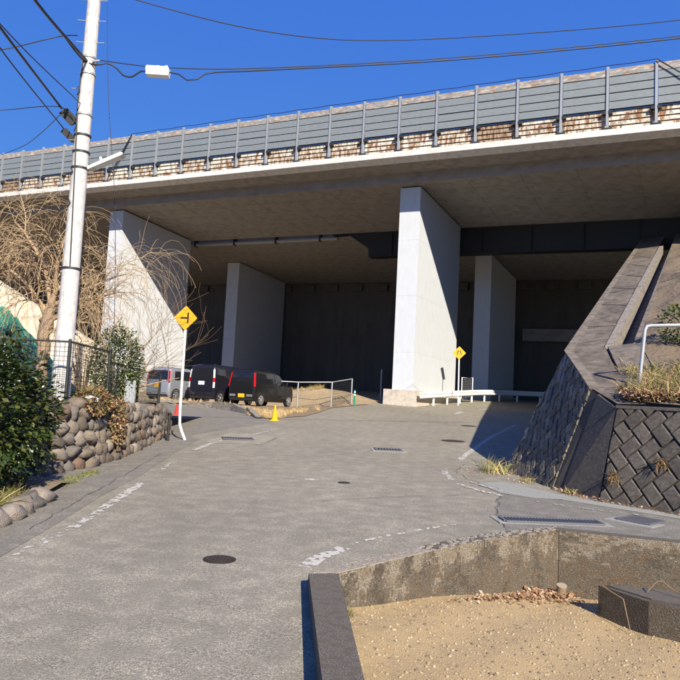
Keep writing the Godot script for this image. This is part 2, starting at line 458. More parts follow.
func build_ground() -> void:
	var g := MB.new()
	var xs := grid_axis([[-600.0, -60.0, 90.0], [-60.0, 60.0, 10.0], [60.0, 600.0, 90.0]])
	var ds := grid_axis([[-300.0, -20.0, 40.0], [-20.0, 100.0, 10.0], [100.0, 600.0, 100.0]])
	for i in xs.size() - 1:
		for j in ds.size() - 1:
			g.quad(P(xs[i], h1(ds[j]) - 0.9, ds[j]), P(xs[i + 1], h1(ds[j]) - 0.9, ds[j]), P(xs[i + 1], h1(ds[j + 1]) - 0.9, ds[j + 1]), P(xs[i], h1(ds[j + 1]) - 0.9, ds[j + 1]), Vector3.UP)
	struct_(obj("ground", g, M.earth))
	# road surface
	var lot := lot_polygon()
	var nz := FastNoiseLite.new()
	nz.seed = 4
	nz.frequency = 0.22
	nz.fractal_octaves = 4
	var mb := MB.new()
	xs = grid_axis([[-60.0, -12.0, 8.0], [-12.0, 14.0, 0.5], [14.0, 62.0, 8.0]])
	ds = grid_axis([[-14.0, 0.0, 1.0], [0.0, 46.0, 0.5], [46.0, 70.0, 4.0]])
	var tint := func(x: float, d: float) -> Color:
		var k := 1.0 + 0.16 * nz.get_noise_2d(x * 1.2, d * 0.55) + 0.10 * nz.get_noise_2d(x * 6.0 + 50.0, d * 2.0)
		return gray(k * 0.86, 0.0)
	for i in xs.size() - 1:
		for j in ds.size() - 1:
			var x0: float = xs[i]
			var x1: float = xs[i + 1]
			var d0: float = ds[j]
			var d1: float = ds[j + 1]
			var cell := PackedVector2Array([Vector2(x0, d0), Vector2(x1, d0), Vector2(x1, d1), Vector2(x0, d1)])
			var pieces := [cell]
			if x1 > -0.2 and x0 < 8.6 and d1 > 0.9 and d0 < 8.0:
				pieces = Geometry2D.clip_polygons(cell, lot)
			for piece in pieces:
				var ix := Geometry2D.triangulate_polygon(piece)
				for q in range(0, ix.size(), 3):
					var a: Vector2 = piece[ix[q]]
					var b: Vector2 = piece[ix[q + 1]]
					var e: Vector2 = piece[ix[q + 2]]
					var before := mb.c.size()
					mb.tri(G(a.x, a.y), G(b.x, b.y), G(e.x, e.y), Vector3.UP)
					for w in range(before, mb.c.size()):
						mb.c[w] = tint.call(mb.v[w].x, -mb.v[w].z)
	var road: Node = struct_(obj("road", mb, M.asphalt))
	# other surfacing laid over it
	struct_(sheet("gutter_strip", M.asphalt_gutter, [Vector2(-2.74, 4.0), Vector2(-2.76, 6.2), Vector2(-2.83, 7.6), Vector2(-2.94, 9.2), Vector2(-2.99, 11.2), Vector2(-3.25, 14.8), Vector2(-3.3, 17.6), Vector2(-3.75, 18.5), Vector2(-5.0, 20.5), Vector2(-5.0, 13.0), Vector2(-5.0, 9.0), Vector2(-4.2, 4.0)], 0.004, 0.5))
	struct_(sheet("side_road", M.asphalt_dark, [Vector2(2.6, 11.23), Vector2(2.33, 10.2), Vector2(2.12, 9.3), Vector2(2.02, 8.3), Vector2(2.44, 7.88), Vector2(3.72, 7.4), Vector2(7.5, 5.92), Vector2(9.0, 6.5), Vector2(6.2, 8.7), Vector2(4.92, 9.9), Vector2(4.26, 10.6), Vector2(3.44, 10.92)], 0.004, 0.5))
	struct_(sheet("concrete_apron", M.pale_concrete, [Vector2(2.47, 12.28), Vector2(2.94, 12.7), Vector2(3.39, 11.9), Vector2(3.8, 11.1), Vector2(4.6, 10.25), Vector2(6.2, 8.7), Vector2(5.6, 8.9), Vector2(4.3, 10.1), Vector2(3.46, 10.93), Vector2(3.03, 10.95), Vector2(2.62, 11.3)], 0.008, 0.4))
	struct_(sheet("driveway", M.asphalt_gutter, [Vector2(-3.75, 18.5), Vector2(-2.97, 21.24), Vector2(-2.1, 24.4), Vector2(-2.6, 25.4), Vector2(-3.2, 27.4), Vector2(-5.0, 30.0), Vector2(-8.0, 31.2), Vector2(-12.0, 31.2), Vector2(-12.0, 21.0), Vector2(-5.0, 20.5)], 0.004, 0.8))
	struct_(sheet("repair_patch", M.asphalt, [Vector2(-3.1, 17.0), Vector2(-1.7, 17.2), Vector2(-1.55, 19.3), Vector2(-2.9, 19.6)], 0.004, 0.5))
	# worn paint: flakes of it left on the stones of the asphalt
	paint_line(road, [Vector2(-2.66, 6.1), Vector2(-2.64, 6.7), Vector2(-2.6, 7.4)], 0.12, 0.72, 1)
	paint_line(road, [Vector2(-2.6, 7.35), Vector2(-2.64, 8.1), Vector2(-2.68, 8.9)], 0.13, 0.5, 2)
	paint_line(road, [Vector2(-2.68, 8.9), Vector2(-2.72, 9.6), Vector2(-2.76, 10.5)], 0.13, 0.28, 3)
	paint_line(road, [Vector2(-2.85, 11.9), Vector2(-2.95, 13.4)], 0.10, 0.62, 4)
	paint_line(road, [Vector2(-2.97, 15.3), Vector2(-2.87, 16.9)], 0.13, 0.25, 5, 0.0085)
	paint_line(road, [Vector2(-2.87, 16.9), Vector2(-2.75, 17.6)], 0.12, 0.5, 6, 0.0085)
	paint_line(road, [Vector2(-2.2, 19.4), Vector2(-1.75, 21.6)], 0.10, 0.45, 7, 0.0085)
	paint_line(road, [Vector2(2.78, 16.0), Vector2(3.2, 17.4), Vector2(3.7, 18.9), Vector2(4.79, 22.24), Vector2(7.21, 28.85)], 0.15, 0.25, 8)
	paint_line(road, [Vector2(2.16, 14.1), Vector2(2.09, 13.4), Vector2(2.08, 12.6)], 0.14, 0.5, 9)
	paint_line(road, [Vector2(2.1, 12.15), Vector2(2.22, 11.74), Vector2(2.42, 11.28), Vector2(2.6, 11.0)], 0.13, 0.4, 10, 0.0085)
	paint_line(road, [Vector2(2.35, 12.5), Vector2(2.5, 12.0), Vector2(2.7, 11.5), Vector2(2.95, 11.1)], 0.06, 0.45, 16, 0.0125)
	paint_line(road, [Vector2(-0.2, 6.3), Vector2(-0.1, 6.65), Vector2(0.04, 6.9), Vector2(0.14, 7.1)], 0.15, 0.22, 11)
	paint_line(road, [Vector2(0.15, 7.2), Vector2(0.53, 7.68), Vector2(1.0, 8.15), Vector2(1.5, 8.6)], 0.07, 0.55, 12)
	paint_line(road, [Vector2(5.5, 33.3), Vector2(6.1, 34.8)], 0.25, 0.25, 13)
	paint_line(road, [Vector2(7.2, 36.5), Vector2(8.0, 37.8)], 0.2, 0.4, 14)
	paint_line(road, [Vector2(2.95, 10.6), Vector2(3.5, 10.2), Vector2(4.2, 9.85)], 0.06, 0.6, 15, 0.0125)
	paint_line(road, [Vector2(-0.45, 11.75), Vector2(-0.3, 11.78)], 0.2, 0.1, 17)
	# cracks sealed with tar
	crack(road, [Vector2(-3.0, 7.2), Vector2(-3.05, 8.6), Vector2(-3.2, 10.6), Vector2(-3.35, 12.9), Vector2(-3.45, 14.5)], 21)
	crack(road, [Vector2(-1.75, 17.2), Vector2(-1.6, 18.2), Vector2(-1.55, 19.2)], 22)
	crack(road, [Vector2(2.6, 11.23), Vector2(2.33, 10.2), Vector2(2.12, 9.3), Vector2(2.02, 8.4)], 23)
	crack(road, [Vector2(2.75, 15.2), Vector2(2.35, 13.9), Vector2(2.4, 12.7), Vector2(2.75, 11.6)], 24)
	crack(road, [Vector2(-2.4, 13.3), Vector2(-1.0, 14.6), Vector2(0.6, 16.5), Vector2(1.6, 18.6)], 25)
	crack(road, [Vector2(-0.3, 9.6), Vector2(0.9, 10.4), Vector2(2.2, 11.0)], 26)

func paint_line(road: Node, pts: Array, width: float, wear: float, s: int, lift := 0.0045) -> void:
	var nz := FastNoiseLite.new()
	nz.seed = s
	nz.frequency = 2.6
	nz.fractal_octaves = 4
	var mb := MB.new()
	for i in pts.size() - 1:
		var a: Vector2 = pts[i]
		var b: Vector2 = pts[i + 1]
		var l := a.distance_to(b)
		var t := (b - a) / l
		var sd := Vector2(-t.y, t.x)
		var n := maxi(1, int(l / 0.016))
		var w := maxi(3, int(width / 0.012))
		for k in n:
			for j in w:
				var q := a + t * l * (k + 0.5) / n + sd * width * ((j + 0.5) / w - 0.5)
				var edge := absf((j + 0.5) / w - 0.5) * 2.0
				if nz.get_noise_2d(q.x * 4.0, q.y * 2.4) * 0.5 + 0.5 < 0.28 + wear * 0.42 + 0.1 * edge * edge:
					continue
				var e1 := t * l / n * 0.52
				var e2 := sd * width / w * 0.52
				var p0 := q - e1 - e2
				var p1 := q + e1 - e2
				var p2 := q + e1 + e2
				var p3 := q - e1 + e2
				mb.quad(G(p0.x, p0.y, lift), G(p1.x, p1.y, lift), G(p2.x, p2.y, lift), G(p3.x, p3.y, lift), Vector3.UP)
	if mb.v.size() > 0:
		obj("painted_line", mb, M.road_paint, road)

func crack(road: Node, pts: Array, s: int) -> void:
	rng.seed = s
	var mb := MB.new()
	var cur := []
	for i in pts.size() - 1:
		for k in 9:
			var q: Vector2 = (pts[i] as Vector2).lerp(pts[i + 1], k / 9.0)
			cur.append(q + Vector2(rng.randf_range(-0.035, 0.035), rng.randf_range(-0.03, 0.03)))
	for i in cur.size() - 1:
		var a: Vector2 = cur[i]
		var b: Vector2 = cur[i + 1]
		var t := (b - a).normalized()
		var sd := Vector2(-t.y, t.x) * rng.randf_range(0.002, 0.006)
		mb.quad(G(a.x - sd.x, a.y - sd.y, 0.0095), G(a.x + sd.x, a.y + sd.y, 0.0095), G(b.x + sd.x, b.y + sd.y, 0.0095), G(b.x - sd.x, b.y - sd.y, 0.0095), Vector3.UP)
	obj("crack", mb, M.tar, road)

func manhole(x: float, d: float, r: float, label: String) -> void:
	var t := thing("manhole_cover", label, "manhole cover", G(x, d, 0.0), "manhole covers in the road")
	var slope := (hh(x, d + 0.5) - hh(x, d - 0.5))
	t.rotation.x = atan(slope)
	var f := MB.new()
	f.disc(Vector3(0, -0.02, 0), Vector3.UP, r, 0.026, 28)
	obj("frame", f, M.iron, t)
	var c := MB.new()
	c.disc(Vector3(0, 0.007, 0), Vector3.UP, r * 0.86, 0.004, 28)
	for i in range(-3, 4):
		for j in range(-3, 4):
			var q := Vector3(i, 0, j) * r * 0.22
			if q.length() < r * 0.72:
				c.box(q + Vector3(-r * 0.07, 0.0105, -r * 0.07), q + Vector3(r * 0.07, 0.015, r * 0.07))
	obj("cover", c, M.iron, t)

func grate(x: float, d: float, turn: float, lx: float, lz: float, bars: int, label: String, collar := 0.0) -> void:
	var t := thing("drain_grate", label, "drain grate", G(x, d, 0.012), "drain grates in the road")
	t.rotation.y = turn
	t.rotation.x = 0.035
	if collar > 0.0:
		var cb := MB.new()
		cb.box(Vector3(-lx / 2 - collar, -0.05, -lz / 2 - collar * 0.7), Vector3(lx / 2 + collar, -0.0045, lz / 2 + collar * 0.7))
		obj("concrete_collar", cb, M.pale_concrete, t)
	var p := MB.new()
	p.box(Vector3(-lx / 2, -0.004, -lz / 2), Vector3(lx / 2, 0.0, lz / 2))  # flat black plate, its colour standing for the dark of the pit
	obj("pit_shade", p, M.pit_shade, t)
	var f := MB.new()
	for s in [-1, 1]:
		f.box(Vector3(-lx / 2, 0.0, s * lz / 2 - 0.02), Vector3(lx / 2, 0.016, s * lz / 2 + 0.02))
		f.box(Vector3(s * lx / 2 - 0.02, 0.0, -lz / 2 + 0.02), Vector3(s * lx / 2 + 0.02, 0.016, lz / 2 - 0.02))
	obj("frame", f, M.grate_steel, t)
	for i in bars:
		var q := -lx / 2 + lx * (i + 0.5) / bars
		var b := MB.new()
		b.box(Vector3(q - lx / bars * 0.22, 0.001, -lz / 2 + 0.021), Vector3(q + lx / bars * 0.22, 0.013, lz / 2 - 0.021))
		obj("bar", b, M.grate_steel, t)

func build_road_furniture() -> void:
	manhole(-0.96, 6.42, 0.145, "small round iron manhole cover nearest the camera on the road")
	manhole(3.38, 20.6, 0.34, "large round iron manhole cover beside the shadow of the embankment")
	manhole(0.18, 11.58, 0.1, "tiny round iron valve cover in the middle of the road")
	manhole(5.0, 27.0, 0.3, "faint round manhole cover on the road before the guard rail")
	grate(-2.45, 18.2, 0.25, 0.75, 0.55, 12, "steel drain grate by the white edge line near the driveway")
	grate(1.3, 17.35, 0.05, 0.62, 0.6, 9, "square steel drain cover in the middle of the road", 0.1)
	grate(2.75, 9.05, 0.08, 1.25, 0.28, 30, "long narrow drain grate behind the corner of the soil lot wall", 0.1)
	grate(4.02, 9.42, 0.75, 0.5, 0.42, 9, "small drain grate set in pale concrete by the block wall", 0.14)

func soil_y(x: float, d: float) -> float:
	return 0.06 - 0.13 * clampf(x, 0.0, 2.6) + 0.01 * sin(x * 3.1 + d * 1.7) + 0.008 * sin(x * 7.0 - d * 5.0)

func build_lot() -> void:
	var mb := MB.new()
	var st := 0.12
	smooth_grid(mb, func(a: float, b: float) -> Vector3: return P(-0.05 + a * st, soil_y(-0.05 + a * st, 0.9 + b * st), 0.9 + b * st), 66, 58)
	struct_(obj("bare_soil", mb, M.soil))
	# low concrete wall round the lot
	var w := thing("concrete_lot_wall", "low weathered concrete wall around the bare soil lot", "wall")
	# outer and inner plan lines with the top height
	var outer := [[0.16, 1.0, 0.26], [0.0, 3.53, 0.285], [-0.15, 5.65, 0.305]]
	var inner := [[0.38, 1.0, 0.26], [0.205, 3.55, 0.285], [0.08, 5.72, 0.305]]
	var cap := MB.new()
	for i in 2:
		var a: Array = outer[i]
		var b: Array = outer[i + 1]
		var e: Array = inner[i]
		var f: Array = inner[i + 1]
		cap.quad(P(a[0], a[2], a[1]), P(b[0], b[2], b[1]), P(f[0], f[2], f[1]), P(e[0], e[2], e[1]), Vector3.UP)
		cap.quad(P(a[0], a[2], a[1]), P(b[0], b[2], b[1]), P(b[0], -0.4, b[1]), P(a[0], -0.4, a[1]), Vector3.LEFT)
		cap.quad(P(e[0], e[2], e[1]), P(f[0], f[2], f[1]), P(f[0], -0.4, f[1]), P(e[0], -0.4, e[1]), Vector3.RIGHT)
	cap.quad(P(0.16, 0.26, 1.0), P(0.38, 0.26, 1.0), P(0.38, -0.4, 1.0), P(0.16, -0.4, 1.0), Vector3.BACK)
	cap.quad(P(-0.15, 0.305, 5.65), P(0.08, 0.305, 5.72), P(0.08, -0.4, 5.72), P(-0.15, -0.4, 5.65), Vector3.FORWARD)
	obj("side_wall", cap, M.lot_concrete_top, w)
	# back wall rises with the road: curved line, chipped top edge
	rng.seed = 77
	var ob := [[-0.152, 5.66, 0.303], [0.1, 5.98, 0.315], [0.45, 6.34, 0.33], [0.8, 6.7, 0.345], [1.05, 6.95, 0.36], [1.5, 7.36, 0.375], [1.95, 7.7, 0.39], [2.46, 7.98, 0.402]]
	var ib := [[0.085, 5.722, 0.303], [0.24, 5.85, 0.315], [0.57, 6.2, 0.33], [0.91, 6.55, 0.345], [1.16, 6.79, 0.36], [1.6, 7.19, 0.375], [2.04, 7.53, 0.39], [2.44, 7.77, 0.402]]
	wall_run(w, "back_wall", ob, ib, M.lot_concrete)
	wall_run(w, "right_wall", [[2.464, 7.98, 0.398], [3.71, 7.49, 0.40], [7.6, 5.95, 0.38], [8.7, 5.5, 0.36]], [[2.446, 7.77, 0.398], [3.63, 7.3, 0.40], [7.5, 5.78, 0.38], [8.6, 5.34, 0.36]], M.lot_concrete)
	# pale crust of old mortar and lime along the rim of the back wall
	var cr := MB.new()
	var nz := FastNoiseLite.new()
	nz.seed = 8
	nz.frequency = 3.0
	nz.fractal_octaves = 3
	for i in ob.size() - 1:
		for k in 40:
			var t := (k + 0.5) / 40.0
			var q := (Vector3(ob[i][0], ob[i][2], ob[i][1])).lerp(Vector3(ob[i + 1][0], ob[i + 1][2], ob[i + 1][1]), t)
			var q2 := (Vector3(ib[i][0], ib[i][2], ib[i][1])).lerp(Vector3(ib[i + 1][0], ib[i + 1][2], ib[i + 1][1]), t)
			for j in 5:
				var m := q.lerp(q2, (j + 0.5) / 5.0)
				var dens := 0.62 if i < 3 else 0.4
				if nz.get_noise_2d(m.x * 5.0, m.z * 5.0) * 0.5 + 0.5 > dens + rng.randf_range(-0.12, 0.12):
					continue
				var s := rng.randf_range(0.012, 0.028)
				var c := P(m.x, m.y, m.z)
				cr.prism([c + Vector3(-s, 0, -s * 0.7), c + Vector3(s * 0.4, 0, -s), c + Vector3(s, 0, s * 0.3), c + Vector3(0, 0, s), c + Vector3(-s, 0, s * 0.5)], Vector3(0, rng.randf_range(0.003, 0.009), 0))
	var cro := obj("crust", cr, M.crust, w)
	cro.set_meta("kind", "stuff")
	# drain box of dark concrete in the corner
	var bx := thing("concrete_drain_box", "dark concrete drain box standing in the corner of the soil lot", "drain box")
	var b2 := MB.new()
	var plan := [[2.59, 7.0], [2.84, 6.47], [4.3, 5.15], [4.62, 5.6], [3.1, 7.02]]
	var pl := []
	for q in plan:
		pl.append(P(q[0], -0.45, q[1]))
	b2.col = Color(0.5, 0.49, 0.47)
	b2.prism(pl, Vector3(0, 0.47, 0))
	obj("side", b2, M.lot_concrete, bx)
	b2 = MB.new()
	pl = []
	for q in [[2.66, 6.97], [2.89, 6.53], [4.28, 5.27], [4.52, 5.6], [3.08, 6.95]]:
		pl.append(P(q[0], 0.021, q[1]))
	b2.prism(pl, Vector3(0, 0.012, 0))
	obj("lid", b2, M.lot_concrete_top, bx)
	# bent wire lying on the box
	var wr := MB.new()
	var pts := []
	var rad := []
	for i in 14:
		var t := i / 13.0
		pts.append(P(2.95 + t * 0.42, 0.045 + 0.16 * sin(t * PI) * (0.6 + 0.4 * sin(t * 9.0)), 6.75 - t * 0.38 + 0.08 * sin(t * 5.0)))
		rad.append(0.006)
	wr.tube(pts, rad, 5)
	tag(obj("bent_wire", wr, M.dry_wire), "bent wire loop lying on the dark concrete drain box", "wire")
	# dry stalk leaning on its dark side
	wr = MB.new()
	wr.tube([P(2.60, 0.03, 6.93), P(2.70, -0.02, 6.68), P(2.70, -0.25, 6.52)], [0.007, 0.006, 0.004], 5)
	wr.col = Color(1, 1, 1)
	tag(obj("dry_stalk", wr, M.dry_wire), "thin dry stalk leaning against the dark side of the drain box", "stalk")
	# small brown tin among the leaves
	var tin := thing("tin_can", "small brown tin can lying among dead leaves in the lot corner", "can", P(2.4, soil_y(2.4, 7.52) + 0.065, 7.52))
	tin.rotation = Vector3(0.2, 0.6, 0.15)
	var tm := MB.new()
	tm.col = Color(0.3, 0.22, 0.15)
	tm.disc(Vector3(0, -0.055, 0), Vector3.UP, 0.05, 0.12, 14)
	obj("body", tm, M.white_plastic, tin)
	tm = MB.new()
	tm.col = Color(0.42, 0.35, 0.27)
	tm.disc(Vector3(0, 0.0655, 0), Vector3.UP, 0.053, 0.012, 14)
	obj("lid", tm, M.white_plastic, tin)
	# gravel on the soil
	var pm := pebble(3, 7)
	var mm := MultiMesh.new()
	mm.transform_format = MultiMesh.TRANSFORM_3D
	mm.use_colors = true
	mm.mesh = pm
	var tr := []
	rng.seed = 12
	for i in 15000:
		var x := rng.randf_range(0.1, 5.0)
		var d := rng.randf_range(2.5, 7.75)
		if not Geometry2D.is_point_in_polygon(Vector2(x, d), lot_polygon()):
			continue
		var s := 0.004 + 0.010 * pow(rng.randf(), 4.0)
		tr.append([Transform3D(Basis.from_euler(Vector3(rng.randf() * 6, rng.randf() * 6, rng.randf() * 6)).scaled(Vector3(s, s * rng.randf_range(0.5, 0.9), s * rng.randf_range(0.7, 1.2))), P(x, soil_y(x, d) + s * 0.25, d)), rng.randf()])
	mm.instance_count = tr.size()
	for i in tr.size():
		mm.set_instance_transform(i, tr[i][0])
		var k: float = tr[i][1]
		var cc := Color(0.31, 0.235, 0.135).lerp(Color(0.46, 0.38, 0.26), pow(k, 6.0)) if k > 0.25 else Color(0.15, 0.12, 0.085)
		mm.set_instance_color(i, cc)
	var mi := MultiMeshInstance3D.new()
	mi.multimesh = mm
	mi.material_override = M.dry_leaf
	mi.name = "gravel"
	add_child(mi, true)
	tag(mi, "loose gravel scattered over the sandy soil of the lot", "gravel", "", "stuff")
	# leaves blown against the wall
	var lv := MB.new()
	rng.seed = 31
	for i in 900:
		var t := rng.randf()
		var c := Vector2(1.0 + 1.55 * pow(t, 0.5), 0.0)
		c.y = 6.45 + (c.x - 1.0) * 0.9 - absf(rng.randfn(0.0, 0.12)) * (0.5 + t)
		if i % 3 == 0:
			c = Vector2(2.25 + rng.randfn(0, 0.14), 7.48 + rng.randfn(0, 0.09))
		if i % 7 == 0:
			c = Vector2(3.0 + rng.randf() * 0.9, 0.0)
			c.y = 6.28 - (c.x - 2.95) * 0.9 - rng.randf() * 0.1
		if not Geometry2D.is_point_in_polygon(c + Vector2(-0.03, 0.06), lot_polygon()):
			continue
		fallen_leaf(lv, P(c.x, soil_y(c.x, c.y) + rng.randf_range(0.006, 0.05), c.y), 0.05)
	tag(obj("leaf_litter", lv, M.dry_leaf), "brown dead leaves drifted against the wall of the soil lot", "leaves", "", "stuff")
	var gr := MB.new()
	rng.seed = 33
	grass_clump(gr, P(0.16, soil_y(0.16, 5.6), 5.55), 0.05, 26, 0.10, [Color(0.1, 0.12, 0.03), Color(0.2, 0.17, 0.07)])
	tag(obj("weed_tuft", gr, M.leaf_soft), "tiny green weed in the lot's near wall corner", "weed")

func wall_run(w: Node, called: String, ob: Array, ib: Array, m: Material) -> void:
	var mb := MB.new()
	var nz := FastNoiseLite.new()
	nz.seed = 19
	nz.frequency = 1.0
	nz.fractal_octaves = 4
	var fine := FastNoiseLite.new()
	fine.seed = 20
	fine.frequency = 9.0
	fine.fractal_octaves = 2
	for i in ob.size() - 1:
		var a: Array = ob[i]
		var b: Array = ob[i + 1]
		var e: Array = ib[i]
		var f: Array = ib[i + 1]
		var inw := P(e[0] - a[0], 0, e[1] - a[1])
		mb.col = Color(0.6, 0.6, 0.6)
		mb.quad(P(a[0], a[2], a[1]), P(b[0], b[2], b[1]), P(f[0], f[2], f[1]), P(e[0], e[2], e[1]), Vector3.UP)
		mb.quad(P(a[0], a[2], a[1]), P(b[0], b[2], b[1]), P(b[0], -0.6, b[1]), P(a[0], -0.6, a[1]), -inw)
		# inner face in small pieces: crusts of pale lichen, rusty stains, bare dark concrete
		var ea := P(e[0], e[2], e[1])
		var fa := P(f[0], f[2], f[1])
		var nu := maxi(2, int(ea.distance_to(fa) / 0.022))
		if ea.distance_to(fa) > 2.0:
			nu = nu / 4
		var nv := 42
		for k in nu:
			for j in nv:
				var p0 := ea.lerp(fa, k / float(nu))
				var p1 := ea.lerp(fa, (k + 1) / float(nu))
				var y0 := lerpf(p0.y, -0.6, j / float(nv))
				var y1 := lerpf(p0.y, -0.6, (j + 1) / float(nv))
				var z0 := lerpf(p1.y, -0.6, j / float(nv))
				var z1 := lerpf(p1.y, -0.6, (j + 1) / float(nv))
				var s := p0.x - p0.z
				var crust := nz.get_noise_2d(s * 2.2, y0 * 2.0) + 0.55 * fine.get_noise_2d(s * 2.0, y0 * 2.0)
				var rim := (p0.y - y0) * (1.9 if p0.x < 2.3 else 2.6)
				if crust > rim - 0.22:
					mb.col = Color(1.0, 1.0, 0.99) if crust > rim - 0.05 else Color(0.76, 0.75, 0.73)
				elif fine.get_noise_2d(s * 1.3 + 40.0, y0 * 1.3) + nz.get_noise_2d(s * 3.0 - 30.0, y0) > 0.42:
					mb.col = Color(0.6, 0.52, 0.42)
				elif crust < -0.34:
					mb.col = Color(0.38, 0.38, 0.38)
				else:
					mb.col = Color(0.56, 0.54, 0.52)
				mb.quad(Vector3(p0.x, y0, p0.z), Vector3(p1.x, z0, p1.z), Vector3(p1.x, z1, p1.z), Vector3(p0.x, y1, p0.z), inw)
	mb.col = Color(1, 1, 1)
	for k in [0, ob.size() - 1]:
		var a: Array = ob[k]
		var e: Array = ib[k]
		mb.quad(P(a[0], a[2], a[1]), P(e[0], e[2], e[1]), P(e[0], -0.6, e[1]), P(a[0], -0.6, a[1]), Vector3.LEFT if k == 0 else Vector3.RIGHT)
	obj(called, mb, m, w)

func pebble(s: int, seg: int) -> ArrayMesh:
	return stone_mesh(s, seg, 4, 0.25)

# unit stone, uneven
func stone_mesh(s: int, seg: int, rings: int, rough: float, boxy := 2.0) -> ArrayMesh:
	var nz := FastNoiseLite.new()
	nz.seed = s
	nz.frequency = 0.9
	var pts := []
	for i in rings + 1:
		var row := []
		var a := PI * i / rings
		for j in seg:
			var b := TAU * j / seg
			var q := Vector3(sin(a) * cos(b), cos(a), sin(a) * sin(b))
			var l := pow(pow(absf(q.x), boxy) + pow(absf(q.y), boxy) + pow(absf(q.z), boxy), -1.0 / boxy)
			row.append(q * l * (1.0 + rough * nz.get_noise_3dv(q * 1.6)))
		pts.append(row)
	var nr := []
	for i in rings + 1:
		var row := []
		for j in seg:
			var p: Vector3 = pts[i][j]
			var du: Vector3 = pts[i][(j + 1) % seg] - pts[i][(j + seg - 1) % seg]
			var dv: Vector3 = pts[mini(i + 1, rings)][j] - pts[maxi(i - 1, 0)][j]
			var q := du.cross(dv)
			if q.length_squared() < 1e-9:
				q = p
			if q.dot(p) < 0.0:
				q = -q
			row.append(q.normalized())
		nr.append(row)
	var mb := MB.new()
	for i in rings:
		for j in seg:
			var k := (j + 1) % seg
			mb.squad(pts[i][j], pts[i][k], pts[i + 1][k], pts[i + 1][j], nr[i][j], nr[i][k], nr[i + 1][k], nr[i + 1][j])
	return mb.mesh()

func fallen_leaf(mb: MB, p: Vector3, size: float) -> void:
	var a := rng.randf() * TAU
	var tilt := rng.randf_range(-0.7, 0.7)
	var dir := Vector3(cos(a) * cos(tilt), sin(tilt), sin(a) * cos(tilt))
	var side := dir.cross(Vector3(rng.randf_range(-0.5, 0.5), 1, rng.randf_range(-0.5, 0.5))).normalized()
	mb.col = [Color(0.28, 0.14, 0.06), Color(0.36, 0.21, 0.11), Color(0.42, 0.27, 0.16), Color(0.2, 0.1, 0.05), Color(0.5, 0.36, 0.24)][rng.randi() % 5]
	mb.leaf(p, dir, side, size * rng.randf_range(0.7, 1.3), size * rng.randf_range(0.4, 0.75))

func grass_clump(mb: MB, p: Vector3, r: float, count: int, tall: float, cols: Array, lean := 0.5) -> void:
	for i in count:
		var a := rng.randf() * TAU
		var q := p + Vector3(cos(a), 0, sin(a)) * r * sqrt(rng.randf())
		var dir := Vector3(rng.randfn(0, lean), 1.0, rng.randfn(0, lean)).normalized()
		var l := tall * rng.randf_range(0.5, 1.15)
		var bend := Vector3(rng.randfn(0, 0.45), -0.25, rng.randfn(0, 0.45)) * l
		var w := dir.cross(Vector3(cos(a), 0.1, sin(a))).normalized() * rng.randf_range(0.004, 0.009) * (0.5 + tall)
		mb.col = (cols[rng.randi() % cols.size()] as Color) * rng.randf_range(0.75, 1.2)
		var m := q + dir * l * 0.55
		var e := q + dir * l + bend * 0.6
		var nn := w.cross(dir)
		mb.tri(q - w, q + w, m + w * 0.7, nn)
		mb.tri(q - w, m + w * 0.7, m - w * 0.7, nn)
		mb.tri(m - w * 0.7, m + w * 0.7, e, nn)

# ---------------------------------------------------------------- viaduct
# profile in (v, y) drawn along the deck from u0 to u1, rising 2 % to the left
func along(mb: MB, prof: Array, u0: float, u1: float) -> void:
	var pl := []
	for q in prof:
		pl.append(W(u0, q[0], q[1] + 0.02 * u0))
	mb.prism(pl, W(u1, 0, 0.02 * u1) - W(u0, 0, 0.02 * u0))

func upright(mb: MB, u0: float, u1: float, v0: float, v1: float, y0: float, top_front: float, top_back: float) -> void:
	# block standing on the ground whose top follows the sloping soffit
	var f := [W(u0, v0, y0), W(u0, v1, y0), W(u0, v1, top_back + 0.02 * u0), W(u0, v0, top_front + 0.02 * u0)]
	var b := [W(u1, v0, y0), W(u1, v1, y0), W(u1, v1, top_back + 0.02 * u1), W(u1, v0, top_front + 0.02 * u1)]
	var mid: Vector3 = (f[0] + b[2]) * 0.5
	var faces := [[f[0], f[1], f[2], f[3]], [b[0], b[1], b[2], b[3]], [f[0], b[0], b[3], f[3]], [f[1], b[1], b[2], f[2]], [f[3], f[2], b[2], b[3]], [f[0], f[1], b[1], b[0]]]
	for q in faces:
		mb.quad(q[0], q[1], q[2], q[3], (q[0] + q[2]) * 0.5 - mid)

